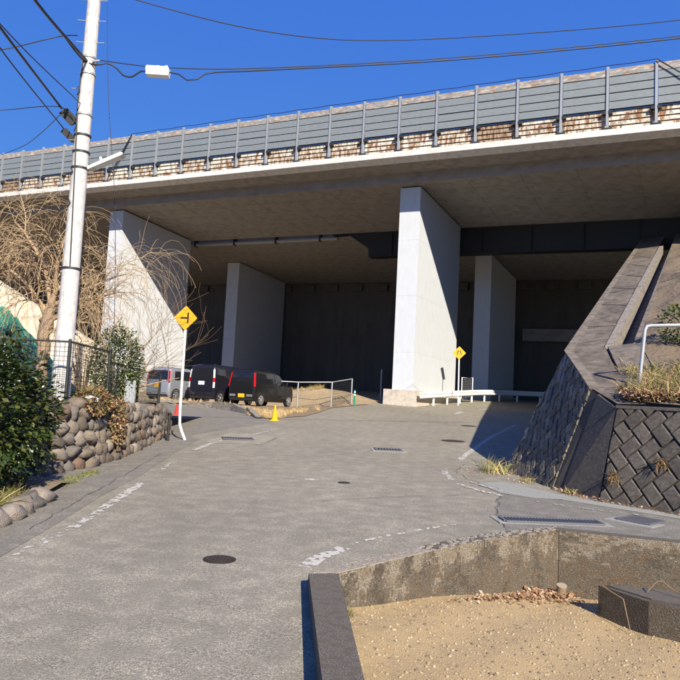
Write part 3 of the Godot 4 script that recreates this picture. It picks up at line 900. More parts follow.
func build_viaduct() -> void:
	var t := thing("near_viaduct", "wide grey concrete viaduct crossing the road on slab piers, nearer deck", "viaduct")
	var mb := MB.new()
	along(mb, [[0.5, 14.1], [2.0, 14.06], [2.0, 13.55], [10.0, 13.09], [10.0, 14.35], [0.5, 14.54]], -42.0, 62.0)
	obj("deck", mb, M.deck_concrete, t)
	mb = MB.new()
	along(mb, [[0.0, 14.55], [0.0, 14.27], [0.5, 14.1], [0.5, 14.54]], -42.0, 62.0)
	obj("edge_beam", mb, M.fascia, t)
	# formwork joints under the slab
	for i in range(-14, 22):
		var u := i * 2.7 + 0.4
		mb = MB.new()
		mb.prism([W(u, 2.05, 13.547 + 0.02 * u - 0.004), W(u + 0.035, 2.05, 13.547 + 0.02 * u - 0.004), W(u + 0.035, 9.95, 13.093 + 0.02 * u - 0.004), W(u, 9.95, 13.093 + 0.02 * u - 0.004)], Vector3(0, -0.006, 0))
		obj("formwork_ridge", mb, M.deck_concrete, t)
	for i in 4:
		mb = MB.new()
		var v := 3.4 + 1.55 * i
		var y := 13.55 - 0.0575 * (v - 2.0) - 0.005
		along(mb, [[v, y], [v + 0.03, y - 0.002], [v + 0.03, y - 0.009], [v, y - 0.007]], -42.0, 62.0)
		obj("formwork_ridge", mb, M.deck_concrete, t)
	for u in [0.3, 21.33]:
		mb = MB.new()
		upright(mb, u, u + 1.16, 2.5, 9.6, 1.0, 13.44, 13.02)
		var pier := obj("pier", mb, M.pier_concrete, t)
		mb = MB.new()
		upright(mb, u + 0.12, u + 1.04, 2.65, 9.5, 13.3, 13.53, 13.11)
		obj("bearing_strip", mb, M.dark_steel, pier)
		mb = MB.new()
		upright(mb, u - 0.34, u + 1.5, 2.15, 10.0, 0.8, 2.6 - 0.02 * u, 2.6 - 0.02 * u)
		obj("footing", mb, M.footing, pier)
		for k in 3:
			mb = MB.new()
			var y := 4.6 + 3.0 * k
			mb.prism([W(u - 0.004, 2.494, y), W(u + 1.164, 2.494, y), W(u + 1.164, 9.606, y), W(u - 0.004, 9.606, y)], Vector3(0, 0.012, 0))
			obj("casting_line", mb, M.pier_concrete, pier)
	var f := thing("far_viaduct", "second concrete deck on slab piers behind the nearer viaduct", "viaduct")
	mb = MB.new()
	along(mb, [[10.55, 14.2], [10.55, 13.03], [24.5, 12.25], [24.5, 13.6]], -42.0, 62.0)
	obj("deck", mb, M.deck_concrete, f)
	for u in [0.0, 21.3]:
		mb = MB.new()
		upright(mb, u, u + 1.17, 16.0, 23.4, 1.0, 12.66, 12.25)
		obj("pier", mb, M.pier_concrete, f)
		mb = MB.new()
		upright(mb, u - 0.3, u + 1.47, 15.7, 23.7, 0.8, 2.9 - 0.02 * u, 2.9 - 0.02 * u)
		obj("footing", mb, M.footing, f)
	# retaining wall closing the space under the decks
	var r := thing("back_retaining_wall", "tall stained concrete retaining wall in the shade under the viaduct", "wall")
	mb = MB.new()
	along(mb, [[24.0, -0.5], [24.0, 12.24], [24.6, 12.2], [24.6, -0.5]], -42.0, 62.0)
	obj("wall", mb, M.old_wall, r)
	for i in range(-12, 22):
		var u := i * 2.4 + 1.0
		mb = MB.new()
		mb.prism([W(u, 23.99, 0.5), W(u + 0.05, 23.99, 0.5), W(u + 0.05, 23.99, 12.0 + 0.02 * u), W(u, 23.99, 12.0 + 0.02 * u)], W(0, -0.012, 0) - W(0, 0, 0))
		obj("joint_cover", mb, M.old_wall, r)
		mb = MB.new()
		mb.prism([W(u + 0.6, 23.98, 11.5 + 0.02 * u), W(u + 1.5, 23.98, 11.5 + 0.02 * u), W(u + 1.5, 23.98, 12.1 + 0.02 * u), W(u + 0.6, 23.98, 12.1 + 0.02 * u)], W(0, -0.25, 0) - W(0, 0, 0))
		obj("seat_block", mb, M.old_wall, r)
	mb = MB.new()
	along(mb, [[23.4, 7.4], [23.4, 8.35], [23.99, 8.35], [23.99, 7.4]], -30.0, -0.6)
	obj("coping_band", mb, M.deck_concrete, r)
	# dark box girder hung in the joint between the decks
	var g := thing("steel_girder", "black steel girder with a slanted end hanging between the two decks", "girder")
	mb = MB.new()
	var pl := []
	for q in [[9.5, 13.2], [9.5, 13.26], [-40.0, 12.27], [-40.0, 10.7], [6.72, 11.62], [6.75, 12.14], [8.3, 13.2]]:
		pl.append(W(q[0], 10.03, q[1]))
	mb.prism(pl, W(0, 0.5, 0) - W(0, 0, 0))
	obj("web", mb, M.dark_steel, g)
	mb = MB.new()
	along(mb, [[9.95, 11.42], [9.95, 11.48], [10.7, 11.48], [10.7, 11.42]], -40.0, 6.7)
	obj("flange", mb, M.dark_steel, g)
	for i in 12:
		var u := 5.0 - i * 3.0
		mb = MB.new()
		mb.prism([W(u, 10.02, 11.5 + 0.02 * u), W(u + 0.03, 10.02, 11.5 + 0.02 * u), W(u + 0.03, 10.02, 12.95 + 0.02 * u), W(u, 10.02, 12.95 + 0.02 * u)], W(0, -0.1, 0) - W(0, 0, 0))
		obj("stiffener", mb, M.dark_steel, g)
	# drain pipe under the joint, left of the girder
	var p := thing("drain_pipe", "long pale drain pipe slung under the joint between the decks", "pipe")
	mb = MB.new()
	mb.tube([W(9.2, 10.28, 12.84 + 0.18), W(48.0, 10.28, 12.84 + 0.96)], [0.13, 0.13], 12)
	obj("tube", mb, M.pipe_grey, p)
	for i in 9:
		var u := 10.5 + i * 3.6
		mb = MB.new()
		mb.prism([W(u, 10.1, 12.68 + 0.02 * u), W(u + 0.1, 10.1, 12.68 + 0.02 * u), W(u + 0.1, 10.1, 13.2 + 0.02 * u), W(u, 10.1, 13.2 + 0.02 * u)], W(0, 0.36, 0) - W(0, 0, 0))
		obj("hanger", mb, M.dark_steel, p)
	print("viaduct")

func build_barrier() -> void:
	var t := thing("noise_barrier", "grey panelled noise barrier with rusty top standing on the viaduct edge", "barrier")
	rng.seed = 5
	var k0 := -11
	var k1 := 22
	var mb := MB.new()
	along(mb, [[0.42, 14.545], [0.42, 15.56], [0.68, 15.56], [0.68, 14.545]], -22.0, 46.0)
	obj("parapet", mb, M.strip_rust, t)
	var rows := [15.52, 15.89, 16.27, 16.65, 17.03, 17.42]
	for k in range(k0, k1):
		var u := 0.71 + 2.0 * k
		var y := 0.02 * u
		# post
		mb = MB.new()
		var a := W(u - 0.055, 0.1, 14.66 + y)
		mb.prism([a, W(u + 0.055, 0.1, 14.66 + y), W(u + 0.055, 0.1, 17.5 + y), W(u - 0.055, 0.1, 17.5 + y)], W(0, 0.02, 0) - W(0, 0, 0))
		mb.prism([W(u - 0.012, 0.12, 14.66 + y), W(u + 0.012, 0.12, 14.66 + y), W(u + 0.012, 0.12, 17.5 + y), W(u - 0.012, 0.12, 17.5 + y)], W(0, 0.1, 0) - W(0, 0, 0))
		mb.prism([W(u - 0.055, 0.22, 14.66 + y), W(u + 0.055, 0.22, 14.66 + y), W(u + 0.055, 0.22, 17.5 + y), W(u - 0.055, 0.22, 17.5 + y)], W(0, 0.02, 0) - W(0, 0, 0))
		var post := obj("post", mb, M.galvanised, t)
		mb = MB.new()
		mb.prism([W(u - 0.2, 0.06, 14.56 + y), W(u + 0.2, 0.06, 14.56 + y), W(u + 0.2, 0.4, 14.56 + y), W(u - 0.2, 0.4, 14.56 + y)], Vector3(0, 0.1, 0))
		for s in [-1, 1]:
			var c := W(u + s * 0.15, 0.12, 14.66 + y)
			mb.tube([c, c + Vector3(0, 0.09, 0)], [0.035, 0.035], 6)
		obj("base_plate", mb, M.bolt_steel, post)
		mb = MB.new()
		for s in [-1, 1]:
			var c := W(u + s * 0.13, 0.3, 15.36 + y)
			mb.prism([c + W(-0.08, 0, -0.06) - W(0, 0, 0), c + W(0.08, 0, -0.06) - W(0, 0, 0), c + W(0.08, 0, 0.09) - W(0, 0, 0), c + W(-0.08, 0, 0.09) - W(0, 0, 0)], W(0, -0.22, 0) - W(0, 0, 0))
		obj("clamp", mb, M.bolt_steel, post)
		if k == k1 - 1:
			continue
		# five boards in each bay
		for j in 5:
			mb = MB.new()
			var sk := rng.randf_range(-0.008, 0.008)
			var v := 0.15 + rng.randf_range(0.0, 0.012)
			var q0 := 0.07 if j < 4 else 0.06
			var lo: float = rows[j] + 0.018
			var hi: float = rows[j + 1] - 0.026
			if j == 4:
				hi += rng.randf_range(-0.05, 0.02)
			mb.prism([W(u + q0, v, lo + y + 0.0014 + sk), W(u + 2.0 - q0, v, lo + y + 0.04 + sk), W(u + 2.0 - q0, v, hi + y + 0.04 + sk), W(u + q0, v, hi + y + sk)], W(0, 0.05, 0) - W(0, 0, 0))
			obj("panel", mb, M.panel_rust if j == 4 else M.panel_grey, t)
		# dark sheet behind the boards, coloured to read as shade in the gaps
		mb = MB.new()
		mb.prism([W(u + 0.07, 0.23, 15.5 + y), W(u + 1.93, 0.23, 15.54 + y), W(u + 1.93, 0.23, 17.36 + y + 0.04), W(u + 0.07, 0.23, 17.36 + y)], W(0, 0.02, 0) - W(0, 0, 0))
		obj("gap_shade_sheet", mb, M.bolt_steel, t)
		var slat: Material = [M.strip_rust, M.strip_pale, M.strip_pale, M.strip_rust, M.strip_dark][rng.randi() % 5]
		for j in 4:
			mb = MB.new()
			var lo := 14.6 + 0.235 * j
			mb.prism([W(u + 0.06, 0.3, lo + y), W(u + 1.94, 0.3, lo + y + 0.04), W(u + 1.94, 0.3, lo + y + 0.165 + 0.04), W(u + 0.06, 0.3, lo + y + 0.165)], W(0, 0.04, 0) - W(0, 0, 0))
			obj("lower_slat", mb, slat, t)
	# cable strung along the post tops, with two stays at each end
	var c := thing("barrier_cable", "thin black cable strung along the top of the noise barrier", "cable")
	mb = MB.new()
	var pts := []
	var rad := []
	for k in range(-6, 10):
		var u := 0.71 + 2.0 * k
		pts.append(W(u, 0.08, 17.53 + 0.02 * u))
		rad.append(0.016)
		if k < 9:
			pts.append(W(u + 1.0, 0.08, 17.50 + 0.02 * (u + 1.0)))
			rad.append(0.016)
	mb.tube(pts, rad, 5)
	obj("top_cable", mb, M.cable, c)
	for q in [[-11.29, -14.2, 15.1], [18.71, 20.4, 14.7]]:
		for s in 2:
			mb = MB.new()
			mb.tube([W(q[0], 0.04, 17.5 + 0.02 * q[0]), W(q[1] - 0.35 * s * signf(q[1] - q[0]), -0.05, q[2] + 0.02 * q[1] + 0.3 * s)], [0.028, 0.028], 5)
			obj("stay_cable", mb, M.cable, c)
	print("barrier")

# ---------------------------------------------------------------- embankment on the right
func herring(l: float, w: float, s1: float, t1: float) -> Array:
	var out := []
	var rect := PackedVector2Array([Vector2(0, 0), Vector2(s1, 0), Vector2(s1, t1), Vector2(0, t1)])
	var r2 := 1.0 / sqrt(2.0)
	for k in range(-12, 13):
		for i in range(-40, 41):
			for row in 2:
				var a0: float
				var a1: float
				var b0: float
				var b1: float
				if row == 0:
					a0 = i * w + k * l
					a1 = a0 + l
					b0 = i * w - k * l
					b1 = b0 + w
				else:
					a0 = (i - 1) * w + l + k * l
					a1 = a0 + w
					b1 = i * w - k * l
					b0 = b1 - l
				var pg := PackedVector2Array()
				for q in [[a0, b0], [a1, b0], [a1, b1], [a0, b1]]:
					pg.append(Vector2((q[0] + q[1]) * r2, (q[1] - q[0]) * r2 + t1 * 0.5))
				var mn := pg[0]
				var mx := pg[0]
				for q in pg:
					mn = mn.min(q)
					mx = mx.max(q)
				if mx.x < 0 or mn.x > s1 or mx.y < 0 or mn.y > t1:
					continue
				for piece in Geometry2D.intersect_polygons(pg, rect):
					for sm in Geometry2D.offset_polygon(piece, -0.011):
						if sm.size() >= 3:
							out.append(sm)
	return out

func block_face(parent: Node, bl: Vector3, br: Vector3, tl: Vector3, tr: Vector3, dir: Vector3, l: float, w: float, mats: Array, proud: float) -> void:
	var s1 := (bl.distance_to(br) + tl.distance_to(tr)) * 0.5
	var t1 := (bl.distance_to(tl) + br.distance_to(tr)) * 0.5
	var nrm := (br - bl).cross(tl - bl).normalized()
	if nrm.dot(dir) < 0:
		nrm = -nrm
	for pg in herring(l, w, s1, t1):
		var inn := Geometry2D.offset_polygon(pg, -0.014)
		var th := rng.randf_range(0.035, 0.06) * proud
		var tilt := Vector2(rng.randfn(0, 0.02), rng.randfn(0, 0.02)) * proud
		var mb := MB.new()
		var base := []
		var mid := []
		var cen := Vector2.ZERO
		for q in pg:
			cen += q / pg.size()
		for q in pg:
			var p := bl.lerp(br, q.x / s1).lerp(tl.lerp(tr, q.x / s1), q.y / t1)
			base.append(p - nrm * 0.03)
			mid.append(p + nrm * (th - 0.012 + (q - cen).dot(tilt)))
		for i in base.size():
			var j := (i + 1) % base.size()
			mb.quad(base[i], base[j], mid[j], mid[i], (base[i] + base[j]) * 0.5 - (bl.lerp(br, cen.x / s1).lerp(tl.lerp(tr, cen.x / s1), cen.y / t1)))
		if inn.size() == 1 and inn[0].size() == pg.size():
			var top := []
			# match the inner ring to the outer by nearest corner
			for q in pg:
				var best: Vector2 = inn[0][0]
				for z in inn[0]:
					if z.distance_squared_to(q) < best.distance_squared_to(q):
						best = z
				var p := bl.lerp(br, best.x / s1).lerp(tl.lerp(tr, best.x / s1), best.y / t1)
				top.append(p + nrm * (th + (best - cen).dot(tilt)))
			for i in mid.size():
				var j := (i + 1) % mid.size()
				mb.quad(mid[i], mid[j], top[j], top[i], nrm)
			for i in range(1, top.size() - 1):
				mb.tri(top[0], top[i], top[i + 1], nrm)
		else:
			for i in range(1, mid.size() - 1):
				mb.tri(mid[0], mid[i], mid[i + 1], nrm)
		obj("block", mb, mats[rng.randi() % mats.size()], parent)

func build_embankment() -> void:
	rng.seed = 61
	var B1 := P(3.43, 0.42, 14.43)
	var B2 := P(3.72, 0.32, 12.2)
	var B3 := P(4.1, 0.28, 11.1)
	var B5 := P(6.5, 0.12, 7.9)
	var K := P(4.95, 3.0, 15.43)
	var T2 := P(4.40, 2.11, 12.3)
	var T3 := P(4.42, 1.79, 11.25)
	var T5 := P(6.82, 1.74, 8.05)
	# front wall of dressed blocks laid herringbone
	var t := thing("block_retaining_wall", "low retaining wall of grey blocks laid herringbone beside the road", "wall")
	var mb := MB.new()
	mb.quad(B3, B5, T5, T3, P(-1, 0, -1))
	mb.quad(T3, T5, T5 + P(0.4, 0, 0.3), T3 + P(0.4, 0, 0.3), Vector3.UP)
	obj("core", mb, M.mortar, t)
	block_face(t, B3, B5, T3, T5, P(-0.8, 0, -0.6), 0.315, 0.22, [M.block_0, M.block_1, M.block_0, M.block_2, M.block_3], 1.0)
	mb = MB.new()
	mb.prism([T3 + P(-0.045, -0.002, -0.035), T5 + P(-0.045, -0.002, -0.035), T5 + P(0.25, -0.002, 0.19), T3 + P(0.25, -0.002, 0.19)], Vector3(0, 0.05, 0))
	obj("coping", mb, M.block_3, t)
	# smooth corner buttress
	var cb := thing("corner_buttress", "smooth dark concrete corner where the two block walls meet", "buttress")
	mb = MB.new()
	var q1 := B2.lerp(B3, 0.22)
	var s1 := T2.lerp(T3, 0.3)
	mb.quad(B2 + P(-0.03, 0, -0.015), q1 + P(-0.03, 0, -0.015), s1 + P(-0.03, 0, -0.015), T2 + P(-0.03, 0, -0.015), P(-1, 0, -0.3))
	obj("edge_strip", mb, M.block_2, cb)
	mb = MB.new()
	mb.quad(q1 + P(-0.05, 0, -0.02), B3 + P(-0.035, 0, -0.02), T3 + P(-0.035, 0, -0.02), s1 + P(-0.05, 0, -0.02), P(-1, 0, -0.3))
	mb.quad(s1 + P(-0.05, 0, -0.02), T3 + P(-0.035, 0, -0.02), T3 + P(0.3, 0, 0.1), s1 + P(0.3, 0.0, 0.1), Vector3.UP)
	mb.quad(q1 + P(-0.05, 0, -0.02), s1 + P(-0.05, 0, -0.02), s1 + P(0.02, 0, 0.02), q1 + P(0.02, 0, 0.02), P(0, 0, 1))
	obj("face", mb, M.block_0, cb)
	# face turned to the underpass
	var sh := thing("underpass_block_wall", "steep dark block wall with rough weathered joints facing the underpass", "wall")
	mb = MB.new()
	for i in 8:
		for j in 8:
			var fc := func(a: int, b: int) -> Vector3:
				return B1.lerp(B2, a / 8.0).lerp(K.lerp(T2, a / 8.0), b / 8.0) + P(0.03, 0, 0.01)
			mb.quad(fc.call(i, j), fc.call(i + 1, j), fc.call(i + 1, j + 1), fc.call(i, j + 1), P(-1, 0, 0))
	# beyond the turn it runs on beside the underpass
	var pb := B1
	var pt := K
	for q in [[4.9, 17.6, 6.6, 18.8], [7.6, 24.0, 9.75, 25.2], [11.2, 32.0, 14.3, 34.4], [14.0, 39.0, 18.0, 42.0]]:
		var nb := G(q[0], q[1], -0.1)
		var nt := SL(q[2], q[3], -0.02)
		mb.quad(pb, nb, nt, pt, P(-1, 0.3, 0.3))
		pb = nb
		pt = nt
	obj("core", mb, M.block_2, sh)
	block_face(sh, B1, B2, K, T2, P(-1, 0, 0), 0.30, 0.21, [M.shade_block, M.block_3, M.shade_block_pale, M.shade_block], 1.15)
	# concrete slope, a drain channel beside its raised kerb, then the rough bank
	var sl := thing("concrete_slope", "grey weathered concrete slope rising beside the underpass to the viaduct", "slope")
	mb = MB.new()
	var left := [[4.42, 11.25], [4.40, 12.3], [4.6, 13.4], [4.95, 15.43], [9.6, 24.9], [14.3, 34.4], [18.0, 42.0]]
	# the kerb line starts below at the pads
	var kr := [[4.75, 11.0], [4.95, 12.1], [5.2, 13.4], [5.68, 15.2], [9.9, 23.2], [13.97, 31.5], [18.9, 41.0]]
	var nz := FastNoiseLite.new()
	nz.seed = 14
	var stain := FastNoiseLite.new()
	stain.seed = 16
	stain.frequency = 0.35
	stain.fractal_octaves = 4
	for i in left.size() - 1:
		var n := 60 if i > 2 else 14
		for k in n:
			for j in 8:
				var f := func(a: float, b: float) -> Vector3:
					var l0 := Vector2(left[i][0], left[i][1]).lerp(Vector2(left[i + 1][0], left[i + 1][1]), a)
					var r0 := Vector2(kr[i][0], kr[i][1]).lerp(Vector2(kr[i + 1][0], kr[i + 1][1]), a)
					var m := l0.lerp(r0, b)
					return SL(m.x, m.y, 0.0)
				var mc: Vector3 = f.call((k + 0.5) / n, (j + 0.5) / 8.0)
				mb.col = gray(0.8 + 0.4 * stain.get_noise_2d(mc.x * 2.0, mc.z * 2.0) + 0.2 * stain.get_noise_2d(mc.x * 9.0, mc.z * 5.0), 0.03)
				mb.quad(f.call(k / float(n), j / 8.0), f.call((k + 1) / float(n), j / 8.0), f.call((k + 1) / float(n), (j + 1) / 8.0), f.call(k / float(n), (j + 1) / 8.0), Vector3.UP)
	obj("slab", mb, M.slope_concrete, sl)
	# slab edge along the left rim
	for i in range(1, 6):
		mb = MB.new()
		var a := SL(left[i][0], left[i][1], 0.0)
		var b := SL(left[i + 1][0], left[i + 1][1], 0.0)
		mb.prism([a + P(-0.06, 0, 0.03), b + P(-0.06, 0, 0.03), b + P(0.1, 0, -0.04), a + P(0.1, 0, -0.04)], Vector3(0, 0.03, 0))
		obj("rim", mb, M.slope_concrete, sl)
	# slab joints
	for k in 6:
		var f := 0.12 + 0.15 * k
		var a2 := Vector2(4.95, 15.43).lerp(Vector2(14.3, 34.4), f)
		var b2 := Vector2(5.68, 15.2).lerp(Vector2(13.97, 31.5), f)
		mb = MB.new()
		mb.prism([SL(a2.x, a2.y, 0.012), SL(b2.x, b2.y, 0.012), SL(b2.x, b2.y + 0.06, 0.012), SL(a2.x, a2.y + 0.06, 0.012)], Vector3(0, 0.014, 0))
		obj("slab_joint", mb, M.slope_concrete, sl)
	# raised kerb and channel
	var kb := thing("slope_kerb", "raised pale concrete kerb and drain channel running up the slope", "kerb")
	for i in 9:
		var f0 := i / 9.0
		var f1 := (i + 1) / 9.0
		var a := Vector2(5.68, 15.2).lerp(Vector2(15.0, 33.4), f0)
		var b := Vector2(5.68, 15.2).lerp(Vector2(15.0, 33.4), f1 - 0.003)
		mb = MB.new()
		var up := 0.04 + rng.randf_range(-0.008, 0.008)
		mb.prism([SL(a.x, a.y, -0.6), SL(a.x + 0.16, a.y - 0.06, -0.6), SL(a.x + 0.16, a.y - 0.06, up), SL(a.x, a.y, up)], SL(b.x, b.y) - SL(a.x, a.y))
		obj("kerb_stone", mb, M.kerb_concrete, kb)
	mb = MB.new()
	mb.prism([SL(5.84, 15.14, -0.62), SL(6.3, 14.97, -0.62), SL(6.3, 14.97, -0.5), SL(5.84, 15.14, -0.5)], SL(15.16, 33.34) - SL(5.84, 15.14))
	mb.prism([SL(6.2, 15.0, -0.5), SL(6.3, 14.96, -0.5), SL(6.3, 14.96, 0.03), SL(6.2, 15.0, 0.03)], SL(15.5, 33.2) - SL(6.2, 15.0))
	obj("channel", mb, M.slope_concrete, kb)
	# stepped pads below the kerb
	for i in 3:
		mb = MB.new()
		var f0 := i / 3.0
		var a := Vector2(5.70, 15.1).lerp(Vector2(4.98, 12.4), f0)
		var b := Vector2(5.70, 15.1).lerp(Vector2(4.98, 12.4), f0 + 0.32)
		mb.prism([SL(a.x, a.y, -0.2), SL(a.x + 0.62, a.y - 0.24, -0.2), SL(b.x + 0.55, b.y - 0.2, -0.2), SL(b.x, b.y, -0.2)], Vector3(0, 0.235 - 0.02 * i, 0))
		obj("pad", mb, M.slope_concrete, kb)
	# rough bank to the right
	var bank := MB.new()
	var nb2 := FastNoiseLite.new()
	nb2.seed = 15
	nb2.frequency = 0.5
	nb2.fractal_octaves = 4
	var surf := func(a: float, b: float) -> Vector3:
				a = clampf(a, 0.0, 92.0) * 0.5
				b = clampf(b, 0.0, 68.0) * 0.5
				var d := 7.6 + a * 0.75
				var l0 := 4.75 + maxf(0.0, (d - 12.4)) * 0.512 if d > 11.0 else 4.75 + (11.0 - d) * 0.75
				if d > 14.9:
					l0 = 6.3 + (d - 14.97) * 0.505
				elif d > 11.0:
					l0 = lerpf(5.3, 6.3, clampf((d - 11.6) / 3.3, 0.0, 1.0))
				var x := l0 + pow(b / 34.0, 1.5) * 26.0
				var e := minf(1.0, b / 3.0)
				return SL(x, d, 0.03 * (1.0 - e) + e * (0.28 * nb2.get_noise_2d(x * 1.0, d * 1.0) + 0.05))
	smooth_grid(bank, surf, 92, 68)
	struct_(obj("bank", bank, M.bank_earth))
	# hand rail
	var hr := thing("pipe_handrail", "bent galvanised pipe handrail standing in dry grass on the bank", "handrail")
	mb = MB.new()
	mb.tube([P(5.05, 2.0, 12.0), P(5.155, 3.14, 12.0), P(5.19, 3.21, 12.0), P(5.26, 3.225, 12.0), P(8.0, 3.35, 11.4)], [0.032, 0.032, 0.032, 0.032, 0.032], 10)
	obj("pipe", mb, M.galvanised, hr)
	mb = MB.new()
	mb.tube([P(7.2, 1.9, 11.58), P(7.2, 3.31, 11.58)], [0.03, 0.03], 10)
	obj("post", mb, M.galvanised, hr)
	# dry grass and leaves on top of the wall
	var gm := MB.new()
	var tan := [Color(0.34, 0.25, 0.11), Color(0.42, 0.32, 0.15), Color(0.2, 0.19, 0.06), Color(0.13, 0.15, 0.045), Color(0.28, 0.19, 0.09)]
	for i in 760:
		var x := rng.randf_range(4.75, 8.0)
		var d := 11.0 - (x - 4.75) * 0.95 + rng.randf_range(0.05, 2.4)
		if x < 5.2 and d > 12.0:
			continue
		var dens := clampf(1.3 - (d - 11.0 + (x - 4.75) * 0.95) * 0.35, 0.25, 1.0)
		if rng.randf() > dens:
			continue
		grass_clump(gm, SL(x, d, 0.0), 0.12, 16, rng.randf_range(0.15, 0.46), tan, 0.6)
	tag(obj("dry_grass", gm, M.leaf_soft), "dry yellow grass growing on the bank above the block wall", "grass", "", "stuff")
	var lv := MB.new()
	for i in 4200:
		var x := rng.randf_range(4.55, 7.6)
		var d := 11.08 - (x - 4.55) * 1.02 + absf(rng.randfn(0, 0.28)) + 0.12
		fallen_leaf(lv, SL(x, d, rng.randf_range(0.03, 0.16)), 0.07)
	for i in 240:
		# leaves and moss at the foot of the wall
		var f := rng.randf()
		var q := B3.lerp(B5, f) if i % 3 else B2.lerp(B3, f)
		var x := q.x - 0.03 - absf(rng.randfn(0, 0.06))
		var d := -q.z - 0.03 - absf(rng.randfn(0, 0.05))
		fallen_leaf(lv, G(x, d, rng.randf_range(0.01, 0.04)), 0.06)
	tag(obj("dead_leaves", lv, M.dry_leaf), "orange brown dead leaves heaped along the top of the block wall", "leaves", "", "stuff")
	# shrub at the picture's edge
	plant_mass("bank_shrub", "small green shrub on the bank behind the pipe handrail", SL(6.95, 14.3, 0.35), Vector3(0.5, 0.42, 0.45), 900, 0.09, [Color(0.05, 0.09, 0.02), Color(0.09, 0.13, 0.035), Color(0.16, 0.15, 0.05)], M.leaf_soft, 71)
	# tufts
	var tufts := [[3.15, 14.0, 0.34, 120, 0.42, "green and yellow grass tuft at the foot of the dark block wall"], [3.45, 12.9, 0.16, 60, 0.14, "low dry grass tuft below the dark block wall"], [3.85, 11.65, 0.16, 60, 0.16, "small dry tuft at the corner buttress foot"]]
	for q in tufts:
		gm = MB.new()
		grass_clump(gm, G(q[0], q[1], 0.0), q[2], q[3], q[4], [Color(0.3, 0.26, 0.08), Color(0.14, 0.18, 0.05), Color(0.42, 0.32, 0.13), Color(0.2, 0.2, 0.06)], 0.5)
		for i in int(q[3]):
			fallen_leaf(gm, G(q[0] + rng.randfn(0, q[2]), q[1] + rng.randfn(0, q[2]), 0.03), 0.05)
		tag(obj("grass_tuft", gm, M.leaf_soft), q[5], "grass tuft", "grass tufts along the embankment", "stuff")
	# weeds rooted in the block joints
	var wn := (T3 - B3)
	for q in [[0.36, 0.52, "brown dry weed growing from the middle of the block wall"], [0.08, 0.32, "small dry weed in the block wall beside the corner buttress"], [0.62, 0.24, "thin red brown weed low on the block wall"]]:
		var p := B3.lerp(B5, q[0] * 0.62).lerp(T3.lerp(T5, q[0] * 0.62), q[1]) + P(-0.05, 0, -0.04)
		gm = MB.new()
		for i in 90:
			var dir := (P(-0.8, 0, -0.6) * rng.randf_range(0.2, 1.0) + Vector3(rng.randfn(0, 0.5), rng.randf_range(-0.9, 0.6), rng.randfn(0, 0.5))).normalized()
			var l := rng.randf_range(0.08, 0.2)
			gm.col = [Color(0.22, 0.12, 0.06), Color(0.32, 0.2, 0.1), Color(0.15, 0.13, 0.05)][rng.randi() % 3]
			gm.leaf(p + Vector3(rng.randfn(0, 0.03), rng.randfn(0, 0.03), rng.randfn(0, 0.03)), dir, dir.cross(Vector3.UP).normalized(), l, 0.012)
		tag(obj("wall_weed", gm, M.leaf_soft), q[2], "weed", "weeds in the block wall")
	print("embankment")

# ---------------------------------------------------------------- plants
func plant_mass(called: String, label: String, at: Vector3, r: Vector3, count: int, leaf: float, cols: Array, m: Material, s: int, stems := 7) -> Node3D:
	var t := thing(called, label, "shrub", at - Vector3(0, r.y, 0))
	rng.seed = s
	var nz := FastNoiseLite.new()
	nz.seed = s
	nz.frequency = 0.9
	var st := MB.new()
	st.col = Color(0.12, 0.085, 0.05)
	for i in stems:
		var a := rng.randf() * TAU
		var e := Vector3(cos(a) * r.x * rng.randf_range(0.2, 0.75), r.y * rng.randf_range(1.2, 1.75), sin(a) * r.z * rng.randf_range(0.2, 0.75))
		var b := Vector3(cos(a), 0, sin(a)) * 0.06
		st.tube([b - Vector3(0, 0.1, 0), b.lerp(e, 0.5) + Vector3(0, 0.08, 0), e], [0.022, 0.014, 0.006], 5)
	obj("stem", st, M.bark, t)
	var mb := MB.new()
	var made := 0
	while made < count:
		var q := Vector3(rng.randfn(), rng.randfn(), rng.randfn()).normalized()
		var lump := 1.0 + 0.38 * nz.get_noise_3dv(q * 2.2) + 0.16 * nz.get_noise_3dv(q * 6.0)
		var depth := 1.0 - 0.42 * pow(rng.randf(), 2.0)
		var p := Vector3(q.x * r.x, q.y * r.y, q.z * r.z) * lump * depth
		p.y = maxf(p.y, -r.y * 0.96)
		var dir := (q + Vector3(rng.randfn(0, 0.7), rng.randfn(0, 0.5) - 0.15, rng.randfn(0, 0.7))).normalized()
		var side := dir.cross(Vector3(rng.randfn(0, 0.5), 1, rng.randfn(0, 0.5))).normalized()
		mb.col = (cols[rng.randi() % cols.size()] as Color) * rng.randf_range(0.7, 1.3)
		var l := leaf * rng.randf_range(0.7, 1.3)
		mb.leaf(p + Vector3(0, r.y, 0), dir, side, l, l * rng.randf_range(0.42, 0.6))
		made += 1
	obj("foliage", mb, m, t)
	return t

var skip := 0.15

